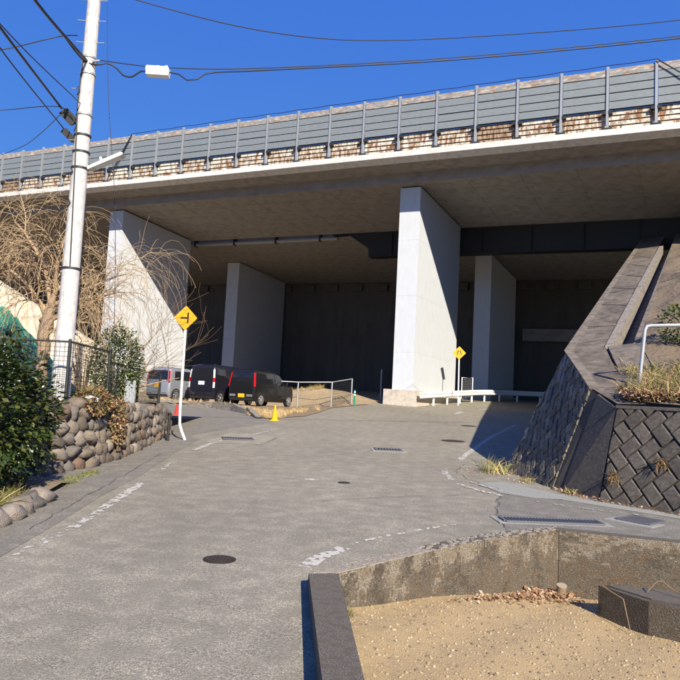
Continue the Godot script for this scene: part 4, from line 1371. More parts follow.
func limb(mb: MB, p: Vector3, dir: Vector3, l: float, r: float, level: int, twigs: MB, droop: float, most: int) -> void:
	var n := 6
	var pts := [p]
	var rad := [r]
	var cur := p
	var d := dir.normalized()
	var kids := []
	for i in n:
		d = (d + Vector3(rng.randfn(0, 0.16), rng.randfn(0, 0.10) - droop * (0.4 + i * 0.22) * (0.25 if level < 2 else 1.0), rng.randfn(0, 0.16))).normalized()
		cur += d * l / n
		pts.append(cur)
		rad.append(maxf(r * (1.0 - 0.72 * (i + 1) / n), 0.0028))
		kids.append([cur, d, rad[i + 1], i])
	var target := twigs if level >= 2 else mb
	var tone := rng.randf_range(0.8, 1.2)
	target.col = (Color(0.33, 0.235, 0.15) if level < 2 else Color(0.40, 0.29, 0.17)) * tone
	target.tube(pts, rad, 9 if level == 0 else (6 if level < 2 else 4), false)
	if level >= most:
		return
	for k in kids:
		if level == 0 and k[3] < 2:
			continue
		var count: int = [2, 2, 3, 2][level]
		for q in count:
			if rng.randf() < skip:
				continue
			var out := Vector3(rng.randfn(), rng.randfn(0, 0.5) + 0.25, rng.randfn())
			out = (out - k[1] * out.dot(k[1])).normalized()
			var nd: Vector3 = (k[1] * 0.75 + out * rng.randf_range(0.6, 1.1) + Vector3(0, 0.28 if level < 2 else 0.1, 0)).normalized()
			var nl: float = l * [0.62, 0.72, 0.95, 0.6][level] * rng.randf_range(0.6, 1.15)
			limb(mb, k[0], nd, nl, k[2] * rng.randf_range(0.4, 0.65), level + 1, twigs, droop * (1.5 if level > 0 else 1.0), most)

func build_left() -> void:
	rng.seed = 91
	# yard behind the stone wall
	var yard := MB.new()
	for i in 20:
		for j in 14:
			var f := func(a: int, b: int) -> Vector3:
				var d := 9.6 + a * 0.72
				var x := -4.35 - pow(b / 14.0, 1.6) * 30.0
				return P(x, 1.44 + 0.03 * sin(x * 3.0 + d * 2.0), d)
			yard.quad(f.call(i, j), f.call(i + 1, j), f.call(i + 1, j + 1), f.call(i, j + 1), Vector3.UP)
	struct_(obj("yard_soil", yard, M.earth))
	# dry stone wall, each stone on its own
	var t := thing("stone_wall", "old retaining wall of rounded field stones along the left of the road", "wall")
	var line := [Vector2(-4.75, 9.7), Vector2(-4.3, 10.5), Vector2(-3.98, 11.9), Vector2(-3.93, 13.0), Vector2(-4.0, 14.85), Vector2(-4.12, 16.8), Vector2(-4.26, 18.9)]
	var core := MB.new()
	for i in line.size() - 1:
		var a: Vector2 = line[i]
		var b: Vector2 = line[i + 1]
		var o := Vector2(-0.055, 0.0)
		var ta := wall_top(a.y)
		var tb := wall_top(b.y)
		core.quad(G(a.x + o.x, a.y, -0.15), G(b.x + o.x, b.y, -0.15), P(b.x + o.x - 0.16, tb - 0.08, b.y), P(a.x + o.x - 0.16, ta - 0.08, a.y), Vector3.RIGHT)
		core.quad(P(a.x + o.x - 0.16, ta - 0.08, a.y), P(b.x + o.x - 0.16, tb - 0.08, b.y), P(b.x - 0.7, tb - 0.06, b.y), P(a.x - 0.7, ta - 0.06, a.y), Vector3.UP)
	core.quad(G(-4.36, 18.9, -0.15), G(-6.0, 18.95, -0.15), P(-6.0, 1.3, 18.95), P(-4.52, 1.27, 18.9), P(0, 0, 1))
	obj("mortar_core", core, M.stone_mortar, t)
	var vars := []
	for i in 9:
		vars.append(stone_mesh(100 + i, 8, 6, 0.62, 2.7 + 0.5 * (i % 4)))
	for row in 7:
		var s := -0.1 * rng.randf() - (0.13 if row % 2 else 0.0)
		while true:
			var big := 1.0
			var len0 := rng.randf_range(0.2, 0.44)
			# walk along the line
			var acc := s + len0 * 0.5
			var seg := 0
			while seg < line.size() - 1 and acc > (line[seg] as Vector2).distance_to(line[seg + 1]):
				acc -= (line[seg] as Vector2).distance_to(line[seg + 1])
				seg += 1
			if seg >= line.size() - 1:
				break
			var q: Vector2 = (line[seg] as Vector2).lerp(line[seg + 1], clampf(acc / (line[seg] as Vector2).distance_to(line[seg + 1]), 0.0, 1.0))
			var dirv: Vector2 = ((line[seg + 1] as Vector2) - (line[seg] as Vector2)).normalized()
			var ground := hh(q.x, q.y)
			var top := wall_top(q.y)
			var rowh := 0.205
			var y := ground + 0.06 + row * rowh + rng.randf_range(-0.03, 0.03)
			s += len0 * 0.92
			if y > top - 0.06:
				continue
			if y > top - 0.19:
				y = top - 0.115
			var up := (y - ground) / 1.2
			var o := put("stone", vars[rng.randi() % 9], M["stone_%d" % [0, 1, 2, 3, 0, 1, 2, 5, 4, 3, 0][rng.randi() % 11]], t)
			var bs := Basis(Vector3(dirv.x, 0, -dirv.y), Vector3.UP, Vector3(dirv.x, 0, -dirv.y).cross(Vector3.UP)).rotated(Vector3(dirv.x, 0, -dirv.y).cross(Vector3.UP), rng.randfn(0, 0.4))
			o.transform = Transform3D(bs * Basis.from_scale(Vector3(len0 * rng.randf_range(0.4, 0.5), rowh * rng.randf_range(0.42, 0.66), rng.randf_range(0.09, 0.15))), P(q.x - 0.08 - 0.17 * up, y, q.y))
	# kerb stones below the hedge
	var ks := thing("rough_kerb", "row of rough kerb stones edging the hedge bed", "kerb")
	for i in 16:
		var d := 3.5 + i * 0.34
		var x := -3.22 - (d - 6.2) * 0.10 + rng.randf_range(-0.04, 0.04)
		var o := put("stone", vars[rng.randi() % 9], M["stone_%d" % [5, 2, 3, 5][i % 4]], ks)
		o.transform = Transform3D(Basis.from_euler(Vector3(rng.randf_range(-0.1, 0.1), rng.randf_range(1.2, 1.7), rng.randf_range(-0.1, 0.1))) * Basis.from_scale(Vector3(0.19, 0.11, 0.13)), G(x, d, 0.06))
	var bed := MB.new()
	var bed_at := func(a: float, b: float) -> Vector3:
				var d := 3.4 + a * 0.52
				var e := clampf(a / 3.0, 0.0, 1.0) * clampf((14.0 - a) / 1.5, 0.0, 1.0)
				return G(-3.26 - (d - 6.2) * 0.10 - b * 0.5, d, -0.06 + e * (0.13 + 0.05 * b + 0.02 * sin(a * 2.3 + b * 3.1)))
	smooth_grid(bed, bed_at, 14, 16)
	struct_(obj("planting_bed", bed, M.earth))
	# hedge
	plant_mass("camellia_hedge", "big dark glossy leaved evergreen bush at the left edge of the road", P(-4.45, 1.28, 8.7), Vector3(0.98, 0.98, 0.95), 15000, 0.085, [Color(0.018, 0.034, 0.010), Color(0.028, 0.05, 0.014), Color(0.045, 0.066, 0.018), Color(0.07, 0.075, 0.02)], M.leaf_gloss, 201, 12)
	# grass and strap leaves below it
	var gm := MB.new()
	rng.seed = 205
	for i in 60:
		var d := rng.randf_range(6.4, 8.8)
		grass_clump(gm, G(-3.42 - (d - 6.2) * 0.1 - rng.randf() * 0.35, d, 0.08), 0.1, 18, 0.22, [Color(0.12, 0.12, 0.03), Color(0.2, 0.18, 0.06), Color(0.26, 0.2, 0.09), Color(0.08, 0.1, 0.02)], 0.7)
	tag(obj("verge_grass", gm, M.leaf_soft), "dry and green grass under the big glossy bush", "grass", "", "stuff")
	gm = MB.new()
	for i in 7:
		var p := G(-3.62, 7.75, 0.08)
		var a := rng.randf_range(-1.2, 1.2)
		var dir := Vector3(cos(a), rng.randf_range(0.3, 0.9), sin(a)).normalized()
		gm.col = Color(0.25, 0.28, 0.06) if i % 2 else Color(0.45, 0.4, 0.18)
		gm.leaf(p, dir, dir.cross(Vector3.UP).normalized(), rng.randf_range(0.25, 0.45), 0.045)
	tag(obj("strap_leaf_plant", gm, M.leaf_soft), "small yellow striped strap leaf plant below the glossy bush", "plant")
	gm = MB.new()
	for i in 46:
		var d := rng.randf_range(9.6, 11.4)
		grass_clump(gm, G(-3.78 - (d - 9.6) * -0.04 + rng.randfn(0, 0.09), d, 0.0), 0.08, 16, 0.09, [Color(0.09, 0.13, 0.03), Color(0.14, 0.16, 0.05), Color(0.24, 0.2, 0.09)], 0.9)
	tag(obj("wall_foot_weeds", gm, M.leaf_soft), "low green weeds at the foot of the stone wall", "weeds", "", "stuff")
	# evergreen shrub behind the fence
	plant_mass("evergreen_shrub", "leafy green camellia shrub behind the black mesh fence", P(-4.72, 2.2, 15.2), Vector3(0.52, 0.82, 0.55), 5200, 0.07, [Color(0.05, 0.085, 0.02), Color(0.075, 0.11, 0.03), Color(0.10, 0.12, 0.035), Color(0.13, 0.13, 0.045)], M.leaf_soft, 211, 8)
	plant_mass("brown_bush", "thin brown half bare bush between the pole and the green shrub", P(-5.35, 2.1, 15.0), Vector3(0.4, 0.62, 0.4), 700, 0.05, [Color(0.1, 0.09, 0.04), Color(0.16, 0.11, 0.06), Color(0.07, 0.09, 0.03)], M.leaf_soft, 212, 18)
	plant_mass("low_weeds_bush", "grey green bush standing before the tarpaulins", P(-7.1, 2.15, 15.2), Vector3(0.6, 0.75, 0.45), 1500, 0.06, [Color(0.1, 0.11, 0.05), Color(0.15, 0.14, 0.07), Color(0.2, 0.17, 0.09)], M.leaf_soft, 213, 16)
	# dried plants hanging over the stones
	plant_mass("dried_fern", "orange brown dried plants hanging over the stone wall top", P(-4.15, 1.46, 12.25), Vector3(0.26, 0.24, 0.55), 1500, 0.07, [Color(0.24, 0.12, 0.05), Color(0.32, 0.19, 0.09), Color(0.17, 0.13, 0.05), Color(0.13, 0.14, 0.04)], M.dry_leaf, 221, 10)
	plant_mass("hanging_creeper", "dry creeper hanging down the face of the stone wall", P(-3.93, 1.12, 13.0), Vector3(0.14, 0.42, 0.24), 1100, 0.06, [Color(0.3, 0.18, 0.09), Color(0.2, 0.12, 0.06), Color(0.36, 0.25, 0.14), Color(0.14, 0.12, 0.04)], M.dry_leaf, 222, 8)
	# bare weeping tree
	rng.seed = 238
	var tr := thing("bare_tree", "leafless weeping tree with tan drooping twigs behind the utility pole", "tree", P(-6.2, 1.4, 15.0))
	var tk := MB.new()
	var tw := MB.new()
	tk.col = Color(0.26, 0.19, 0.13)
	tk.tube([Vector3(0, -0.2, 0), Vector3(0.0, 0.45, 0.02), Vector3(-0.05, 0.85, 0.0), Vector3(-0.02, 1.15, 0.0), Vector3(-0.06, 1.35, 0.0), Vector3(0.0, 1.55, 0.03), Vector3(0.03, 1.8, 0.03), Vector3(0.06, 2.1, 0.0)], [0.16, 0.12, 0.112, 0.135, 0.12, 0.15, 0.115, 0.09], 12)
	for kn in [[0.1, 1.5, 0.08], [-0.12, 1.2, 0.07], [0.09, 0.95, 0.1], [-0.08, 1.65, 0.1]]:
		tk.tube([Vector3(kn[0] * 0.3, kn[1], kn[2] * 0.3), Vector3(kn[0], kn[1] + 0.03, kn[2]), Vector3(kn[0] * 1.35, kn[1] + 0.06, kn[2] * 1.3)], [0.09, 0.065, 0.035], 8)
	for q in [[0.06, 2.05, 0.0, 0.35, 1.0, 0.1, 1.7, 0.06], [0.0, 1.7, 0.0, -0.5, 0.9, 0.1, 1.9, 0.06], [0.03, 2.1, 0.0, -0.1, 1.0, -0.3, 1.9, 0.062], [0.03, 1.7, 0.0, 0.9, 0.42, 0.05, 1.7, 0.055], [0.0, 1.9, 0.0, -0.95, 0.6, 0.2, 2.0, 0.05], [0.05, 2.0, 0, 0.65, 0.85, -0.3, 1.8, 0.05], [0.0, 1.4, 0.0, 0.8, 0.5, 0.4, 1.3, 0.04]]:
		limb(tk, Vector3(q[0], q[1], q[2]), Vector3(q[3], q[4], q[5]), q[6], q[7], 1, tw, 0.17, 3)
	obj("trunk", tk, M.bark, tr)
	obj("crown", tw, M.bark, tr)
	# bare sapling to the right of the shrub
	rng.seed = 251
	tr = thing("bare_sapling", "thin leafless cherry sapling leaning right of the green shrub", "tree", P(-5.0, 1.4, 16.0))
	skip = 0.55
	tk = MB.new()
	tw = MB.new()
	tk.col = Color(0.12, 0.085, 0.065)
	for q in [[1.0, 0.62, 0.1, 1.7, 0.03], [0.7, 1.0, -0.2, 1.7, 0.02], [0.25, 1.0, 0.1, 1.9, 0.022], [0.9, 0.9, 0.3, 1.4, 0.018]]:
		limb(tk, Vector3(0.0, 0.15, 0), Vector3(q[0], q[1], q[2]), q[3], q[4], 1, tw, -0.01, 3)
	obj("trunk", tk, M.bark, tr)
	for i in tw.c.size():
		tw.c[i] = tw.c[i] * Color(0.42, 0.36, 0.32)
	obj("crown", tw, M.bark, tr)
	build_fence_left()
	# tarpaulins and the pale ramp wall behind
	var tp := MB.new()
	draped(tp, P(-8.75, 1.4, 17.6), 2.0, 2.35, 1.8, 3)
	tag(obj("green_tarpaulin", tp, M.tarp_green), "green tarpaulin draped over a heap behind the hedge", "tarpaulin")
	tp = MB.new()
	draped(tp, P(-7.0, 1.4, 13.9), 0.75, 1.62, 0.8, 4)
	tag(obj("white_tarpaulin", tp, M.tarp_white), "white tarpaulin over a heap at the left edge behind the hedge", "tarpaulin")
	tp = MB.new()
	tp.prism([P(-22.0, 1.0, 26.0), P(-22.0, 10.85, 26.0), P(-12.61, 5.52, 26.0), P(-9.32, 3.65, 26.0), P(-8.3, 3.1, 26.0), P(-8.3, 1.0, 26.0)], P(0, 0, 0.5))
	tag(obj("ramp_wall", tp, M.beige_wall), "pale beige concrete wall with a sloping top behind the bare tree", "wall")
	print("left")

func wall_top(d: float) -> float:
	return lerpf(1.56, 1.36, clampf((d - 10.5) / 8.0, 0.0, 1.0))

func draped(mb: MB, at: Vector3, rx: float, ry: float, rz: float, s: int) -> void:
	var nz := FastNoiseLite.new()
	nz.seed = s
	nz.frequency = 0.9
	nz.fractal_octaves = 3
	var n := 22
	var f := func(i: int, j: int) -> Vector3:
		var x := -1.0 + 2.0 * i / n
		var z := -1.0 + 2.0 * j / n
		var y := maxf(0.0, 1.0 - absf(x) * 0.95) * maxf(0.0, 1.0 - pow(absf(z), 3.0))
		y = pow(y, 0.8) * (1.0 + 0.18 * nz.get_noise_2d(x * 3.0, z * 3.0))
		return at + Vector3(x * rx, y * ry + 0.03, z * rz)
	for i in n:
		for j in n:
			mb.quad(f.call(i, j), f.call(i + 1, j), f.call(i + 1, j + 1), f.call(i, j + 1), Vector3.UP)

func mesh_panel(parent: Node, a: Vector3, b: Vector3, y0: float, y1: float, sx: float, sy: float, r: float, m: Material) -> void:
	var mb := MB.new()
	var l := Vector2(b.x - a.x, b.z - a.z).length()
	var n := int(l / sx)
	for i in n + 1:
		var p := a.lerp(b, i / float(n))
		mb.tube([p + Vector3(0, y0, 0), p + Vector3(0, y1, 0)], [r, r], 3, false)
	var k := int((y1 - y0) / sy)
	for i in k + 1:
		var y := y0 + (y1 - y0) * i / k
		mb.tube([a + Vector3(0, y, 0), b + Vector3(0, y, 0)], [r, r], 3, false)
	obj("mesh", mb, m, parent)

func build_fence_left() -> void:
	var t := thing("mesh_fence", "black wire mesh fence standing on the stone wall around the pole", "fence")
	var pts := [P(-9.0, 1.42, 11.3), P(-6.6, 1.42, 11.8), P(-4.62, 1.45, 12.2), P(-4.5, 1.42, 14.0), P(-4.52, 1.38, 16.2), P(-4.62, 1.34, 18.6)]
	for i in pts.size():
		var mb := MB.new()
		var p: Vector3 = pts[i]
		mb.tube([p - Vector3(0, 0.15, 0), p + Vector3(0, 1.06 if i < 4 else 0.85, 0)], [0.028, 0.028], 8)
		obj("post", mb, M.mesh_black, t)
		if i + 1 < pts.size():
			var q: Vector3 = pts[i + 1]
			mesh_panel(t, p, q, 0.06, 1.0 if i < 3 else 0.8, 0.075, 0.075, 0.0042, M.mesh_black)
			mb = MB.new()
			mb.tube([p + Vector3(0, 1.02 if i < 3 else 0.82, 0), q + Vector3(0, 1.02 if i < 3 else 0.82, 0)], [0.016, 0.016], 6)
			obj("rail", mb, M.mesh_black, t)
	# sheet of tin hung on it
	var s := thing("tin_sheet", "grey dented metal sheet leaning on the fence above the stones", "metal sheet", P(-4.32, 1.36, 14.9))
	var mb2 := MB.new()
	mb2.prism([Vector3(-0.12, 0, 0.02), Vector3(0.13, 0.01, 0.05), Vector3(0.12, 0.56, 0.0), Vector3(-0.09, 0.54, -0.03)], Vector3(0.0, 0, 0.012))
	obj("sheet", mb2, M.tin, s)
	# blue and white bottle on the wall top
	var b := thing("plastic_bottle", "small blue and white plastic bottle lying on the stone wall", "bottle", P(-4.1, 1.52, 12.0))
	b.rotation = Vector3(0.3, 0.5, 1.35)
	mb2 = MB.new()
	mb2.tube([Vector3(0, -0.1, 0), Vector3(0, 0.05, 0), Vector3(0, 0.08, 0), Vector3(0, 0.11, 0)], [0.045, 0.045, 0.035, 0.018], 12)
	obj("body", mb2, M.white_plastic, b)
	mb2 = MB.new()
	mb2.disc(Vector3(0, 0.111, 0), Vector3.UP, 0.025, 0.03, 10)
	obj("cap", mb2, M.blue_cap, b)
	# short black marker post at the wall end
	var p2 := thing("marker_post", "short black post at the far end of the stone wall", "post", G(-3.92, 16.9, 0.0))
	mb2 = MB.new()
	mb2.tube([Vector3(0, -0.1, 0), Vector3(0, 0.62, 0)], [0.035, 0.035], 8)
	obj("shaft", mb2, M.mesh_black, p2)
	mb2 = MB.new()
	mb2.disc(Vector3(0, 0.62, 0), Vector3.UP, 0.045, 0.04, 8)
	obj("cap", mb2, M.mesh_black, p2)
	# low post on the wall end
	p2 = thing("fence_post", "thin dark post standing on the far stone wall end", "post", P(-4.42, 1.25, 17.7))
	mb2 = MB.new()
	mb2.tube([Vector3(0, 0, 0), Vector3(0.03, 0.85, 0)], [0.03, 0.03], 8)
	obj("shaft", mb2, M.mesh_black, p2)
	mb2 = MB.new()
	mb2.disc(Vector3(0.03, 0.85, 0), Vector3.UP, 0.036, 0.02, 8)
	obj("cap", mb2, M.mesh_black, p2)

# ---------------------------------------------------------------- pole and wires
func build_pole() -> void:
	var t := thing("utility_pole", "tall pale concrete utility pole with step bolts behind the hedge", "utility pole", P(-5.02, 1.4, 13.0))
	var mb := MB.new()
	var pts := []
	var rad := []
	for i in 12:
		pts.append(Vector3(0, -0.4 + i * 0.95, 0))
		rad.append(0.178 - i * 0.0068)
	mb.tube(pts, rad, 22)
	obj("shaft", mb, M.pole_concrete, t)
	for q in [[7.66, -1], [7.66, 1], [7.25, -1], [7.25, 1], [6.82, -1], [6.82, 1], [6.4, 1], [5.9, -1], [4.9, -1], [4.3, 1]]:
		mb = MB.new()
		mb.tube([Vector3(q[1] * 0.08, q[0], 0.03), Vector3(q[1] * 0.27, q[0] + 0.008, 0.03)], [0.008, 0.008], 5)
		obj("step_bolt", mb, M.galvanised, t)
	for y in [6.5, 6.18, 5.38, 4.98, 4.66, 4.35, 2.45]:
		mb = MB.new()
		mb.tube([Vector3(0, y, 0), Vector3(0, y + 0.035, 0)], [0.142 + (7 - y) * 0.007, 0.142 + (7 - y) * 0.007], 20)
		obj("band", mb, M.galvanised if y > 5.3 else M.bolt_steel, t)
	for q in [[5.75, 0.16], [5.05, 0.2], [4.2, 0.14], [3.6, 0.16]]:
		mb = MB.new()
		mb.tube([Vector3(-0.13, q[0], 0.1), Vector3(-0.06, q[0] + q[1] * 0.5, 0.17), Vector3(-0.12, q[0] + q[1], 0.11)], [0.01, 0.01, 0.01], 5)
		obj("hook", mb, M.bolt_steel, t)
	mb = MB.new()
	mb.tube([Vector3(0.04, 2.5, 0.172), Vector3(-0.02, 4.1, 0.165), Vector3(-0.1, 5.6, 0.12), Vector3(-0.06, 6.5, 0.13)], [0.012, 0.012, 0.012, 0.012], 6)
	obj("riser_cable", mb, M.cable, t)
	mb = MB.new()
	mb.tube([Vector3(0.11, 6.42, 0.1), Vector3(0.24, 6.44, 0.1)], [0.03, 0.02], 8)
	obj("anchor", mb, M.galvanised, t)
	# street light
	var l := thing("street_light", "flat pale street light on a short arm from the utility pole", "street light", P(-4.86, 5.78, 13.02))
	mb = MB.new()
	mb.prism([Vector3(0, -0.03, 0.08), Vector3(0.62, 0.28, 0.08), Vector3(0.64, 0.32, 0.08), Vector3(0.58, 0.335, 0.08), Vector3(0.05, 0.06, 0.08), Vector3(0, 0.04, 0.08)], Vector3(0, 0, -0.2))
	obj("housing", mb, M.lamp_body, l)
	mb = MB.new()
	mb.prism([Vector3(0.12, 0.022, 0.05), Vector3(0.58, 0.252, 0.05), Vector3(0.574, 0.262, 0.05), Vector3(0.114, 0.032, 0.05)], Vector3(0, 0, -0.14))
	obj("lens", mb, M.white_plastic, l)
	mb = MB.new()
	mb.tube([Vector3(0.22, 0.15, 0), Vector3(0.2, 0.24, 0)], [0.03, 0.025], 8)
	obj("sensor", mb, M.white_plastic, l)
	mb = MB.new()
	mb.tube([Vector3(-0.16, -0.03, 0), Vector3(0.08, 0.04, 0)], [0.03, 0.03], 8)
	obj("arm", mb, M.galvanised, l)
	# black cable closures
	var boxes := [[-5.31, 6.76, 13.0, 0.30, 0.16, "larger black cable closure box on the utility pole"], [-5.28, 6.40, 13.0, 0.28, 0.11, "smaller black cable closure below the other on the utility pole"]]
	for q in boxes:
		var b := thing("cable_closure", q[5], "cable box", P(q[0], q[1], q[2]), "black closures on the pole")
		b.rotation = Vector3(0.2, 0.3, -0.72)
		mb = MB.new()
		var w: float = q[4] * 0.55
		mb.prism([Vector3(-q[3] / 2, -w, -0.06), Vector3(q[3] / 2 - 0.03, -w, -0.06), Vector3(q[3] / 2, -w + 0.03, -0.06), Vector3(q[3] / 2, w - 0.02, -0.06), Vector3(q[3] / 2 - 0.04, w, -0.06), Vector3(-q[3] / 2 + 0.03, w, -0.06), Vector3(-q[3] / 2, w - 0.04, -0.06)], Vector3(0, 0, 0.12))
		obj("shell", mb, M.cable, b)
		mb = MB.new()
		mb.tube([Vector3(q[3] / 2 - 0.02, 0, 0), Vector3(q[3] / 2 + 0.07, 0.02, 0)], [0.025, 0.018], 6)
		obj("gland", mb, M.bolt_steel, b)
	# white closure on the span wire
	var c := thing("white_closure", "white cable closure hanging on the span wire right of the pole", "cable box", P(-3.7, 7.72, 13.0))
	c.rotation.z = 0.03
	mb = MB.new()
	mb.prism([Vector3(-0.21, -0.07, -0.08), Vector3(0.21, -0.09, -0.08), Vector3(0.22, 0.05, -0.08), Vector3(0.18, 0.08, -0.08), Vector3(-0.2, 0.1, -0.08), Vector3(-0.22, 0.07, -0.08)], Vector3(0, 0, 0.16))
	obj("shell", mb, M.white_plastic, c)
	for q in [-0.18, -0.03, 0.13]:
		mb = MB.new()
		mb.box(Vector3(q, 0.085, -0.02), Vector3(q + 0.05, 0.125, 0.02))
		obj("clip", mb, M.white_plastic, c)
	wire("span_wire", "thin span wire carrying the white closure across the sky", [P(-4.91, 7.90, 13), P(-3.7, 7.84, 13.05), P(-2.0, 7.98, 13.2), P(2.0, 8.62, 13.6), P(6.67, 9.53, 14.0), P(14.0, 11.2, 14.7)], 0.009)
	wire("looped_cable", "black cable looping from the pole into the white closure", [P(-5.3, 8.05, 12.2), P(-5.05, 7.80, 12.86), P(-4.81, 7.76, 12.9), P(-4.66, 7.82, 12.95), P(-4.52, 7.78, 13), P(-4.34, 7.62, 13), P(-4.2, 7.6, 13), P(-4.02, 7.72, 13), P(-3.9, 7.72, 13.0)], 0.016)
	wire("looped_cable", "black cable looping out of the white closure to the right", [P(-3.5, 7.73, 13.0), P(-3.34, 7.72, 13), P(-3.18, 7.6, 13), P(-2.99, 7.60, 13), P(-2.81, 7.79, 13.1), P(-2.0, 7.93, 13.2), P(2.0, 8.57, 13.6), P(6.67, 9.48, 14.0), P(14.0, 11.14, 14.7)], 0.014)
	wire("upper_wire", "thin sagging wire highest across the sky", [P(-9.0, 11.2, 14.6), P(-5.18, 10.87, 16), P(-2.6, 10.9, 17.1), P(-0.14, 11.22, 18), P(3.5, 11.95, 18.8), P(9.53, 13.42, 20), P(18.0, 15.9, 21.6)], 0.013)
	wire("feeder_cable", "thick black cable running over the pole top toward the camera", [P(-5.03, 7.84, 13.0), P(-4.73, 7.31, 10.0), P(-4.3, 6.9, 6.0), P(-3.6, 6.9, 0.0)], 0.024)
	wire("feeder_cable", "thick black cable ending at the larger closure on the pole", [P(-5.42, 6.88, 12.9), P(-4.94, 6.6, 9.5), P(-4.5, 6.45, 6.0), P(-3.9, 6.5, 0.0)], 0.02)
	wire("drop_wire", "thin wire ending at the smaller closure on the pole", [P(-5.36, 6.5, 12.95), P(-4.92, 6.31, 9.5), P(-4.4, 6.25, 6.0), P(-3.7, 6.3, 0.0)], 0.011)
	wire("drop_wire", "thin wire meeting the pole just above the larger closure", [P(-5.08, 7.0, 13.0), P(-4.69, 6.39, 9.0), P(-4.3, 6.15, 6.0), P(-3.5, 6.2, 0.0)], 0.009)
	wire("side_wire", "thin wire leaving the upper cable toward the left edge", [P(-5.0, 8.0, 12.3), P(-5.36, 8.08, 12.5), P(-6.21, 7.51, 12.0), P(-9.0, 6.4, 11.0)], 0.010)
	wire("side_wire", "thin wire leaving the larger closure toward the left edge", [P(-5.2, 6.7, 12.95), P(-5.37, 6.86, 12.8), P(-6.1, 6.42, 12.0), P(-9.0, 5.6, 10.8)], 0.008)
	wire("service_wire", "thin wire sloping from the closure down behind the noise barrier", [P(-5.31, 6.81, 12.8), P(-7.3, 7.7, 16.4), P(-9.36, 8.63, 20.0), P(-14.0, 11.0, 28.0)], 0.010)
	wire("guy_wire", "thin vertical wire hanging right of the utility pole", [P(-5.22, 10.6, 14.0), P(-4.95, 7.6, 14.0), P(-4.63, 5.28, 14.0), P(-4.42, 1.3, 14.2)], 0.006)
	print("pole")

func wire(called: String, label: String, pts: Array, r: float) -> void:
	var cv := Curve3D.new()
	for i in pts.size():
		var a: Vector3 = pts[maxi(i - 1, 0)]
		var b: Vector3 = pts[mini(i + 1, pts.size() - 1)]
		var tn := (b - a).normalized()
		var li: float = (pts[i] as Vector3).distance_to(a) * 0.33
		var lo: float = (pts[i] as Vector3).distance_to(b) * 0.33
		cv.add_point(pts[i], -tn * li, tn * lo)
	var out := []
	var rad := []
	var n := 10 * pts.size()
	for i in n + 1:
		out.append(cv.sample_baked(cv.get_baked_length() * i / n, true))
		rad.append(r)
	var mb := MB.new()
	mb.tube(out, rad, 6)
	tag(obj(called, mb, M.cable), label, "wire", "overhead wires")

# ---------------------------------------------------------------- cars and street furniture
func ring_pts(y: float, z0: float, z1: float, w: float, r: float) -> Array:
	var out := []
	var cs := [[w - r, z1 - r, 0.0], [-(w - r), z1 - r, PI / 2], [-(w - r), z0 + r, PI], [w - r, z0 + r, PI * 1.5]]
	for c in cs:
		for k in 5:
			var a: float = c[2] + PI / 2 * k / 4.0
			out.append(Vector3(c[0] + cos(a) * r, y, c[1] + sin(a) * r))
	return out

func lv(levels: Array, y: float, k: int) -> float:
	for i in levels.size() - 1:
		if y <= levels[i + 1][0]:
			return lerpf(levels[i][k], levels[i + 1][k], (y - levels[i][0]) / (levels[i + 1][0] - levels[i][0]))
	return levels[levels.size() - 1][k]

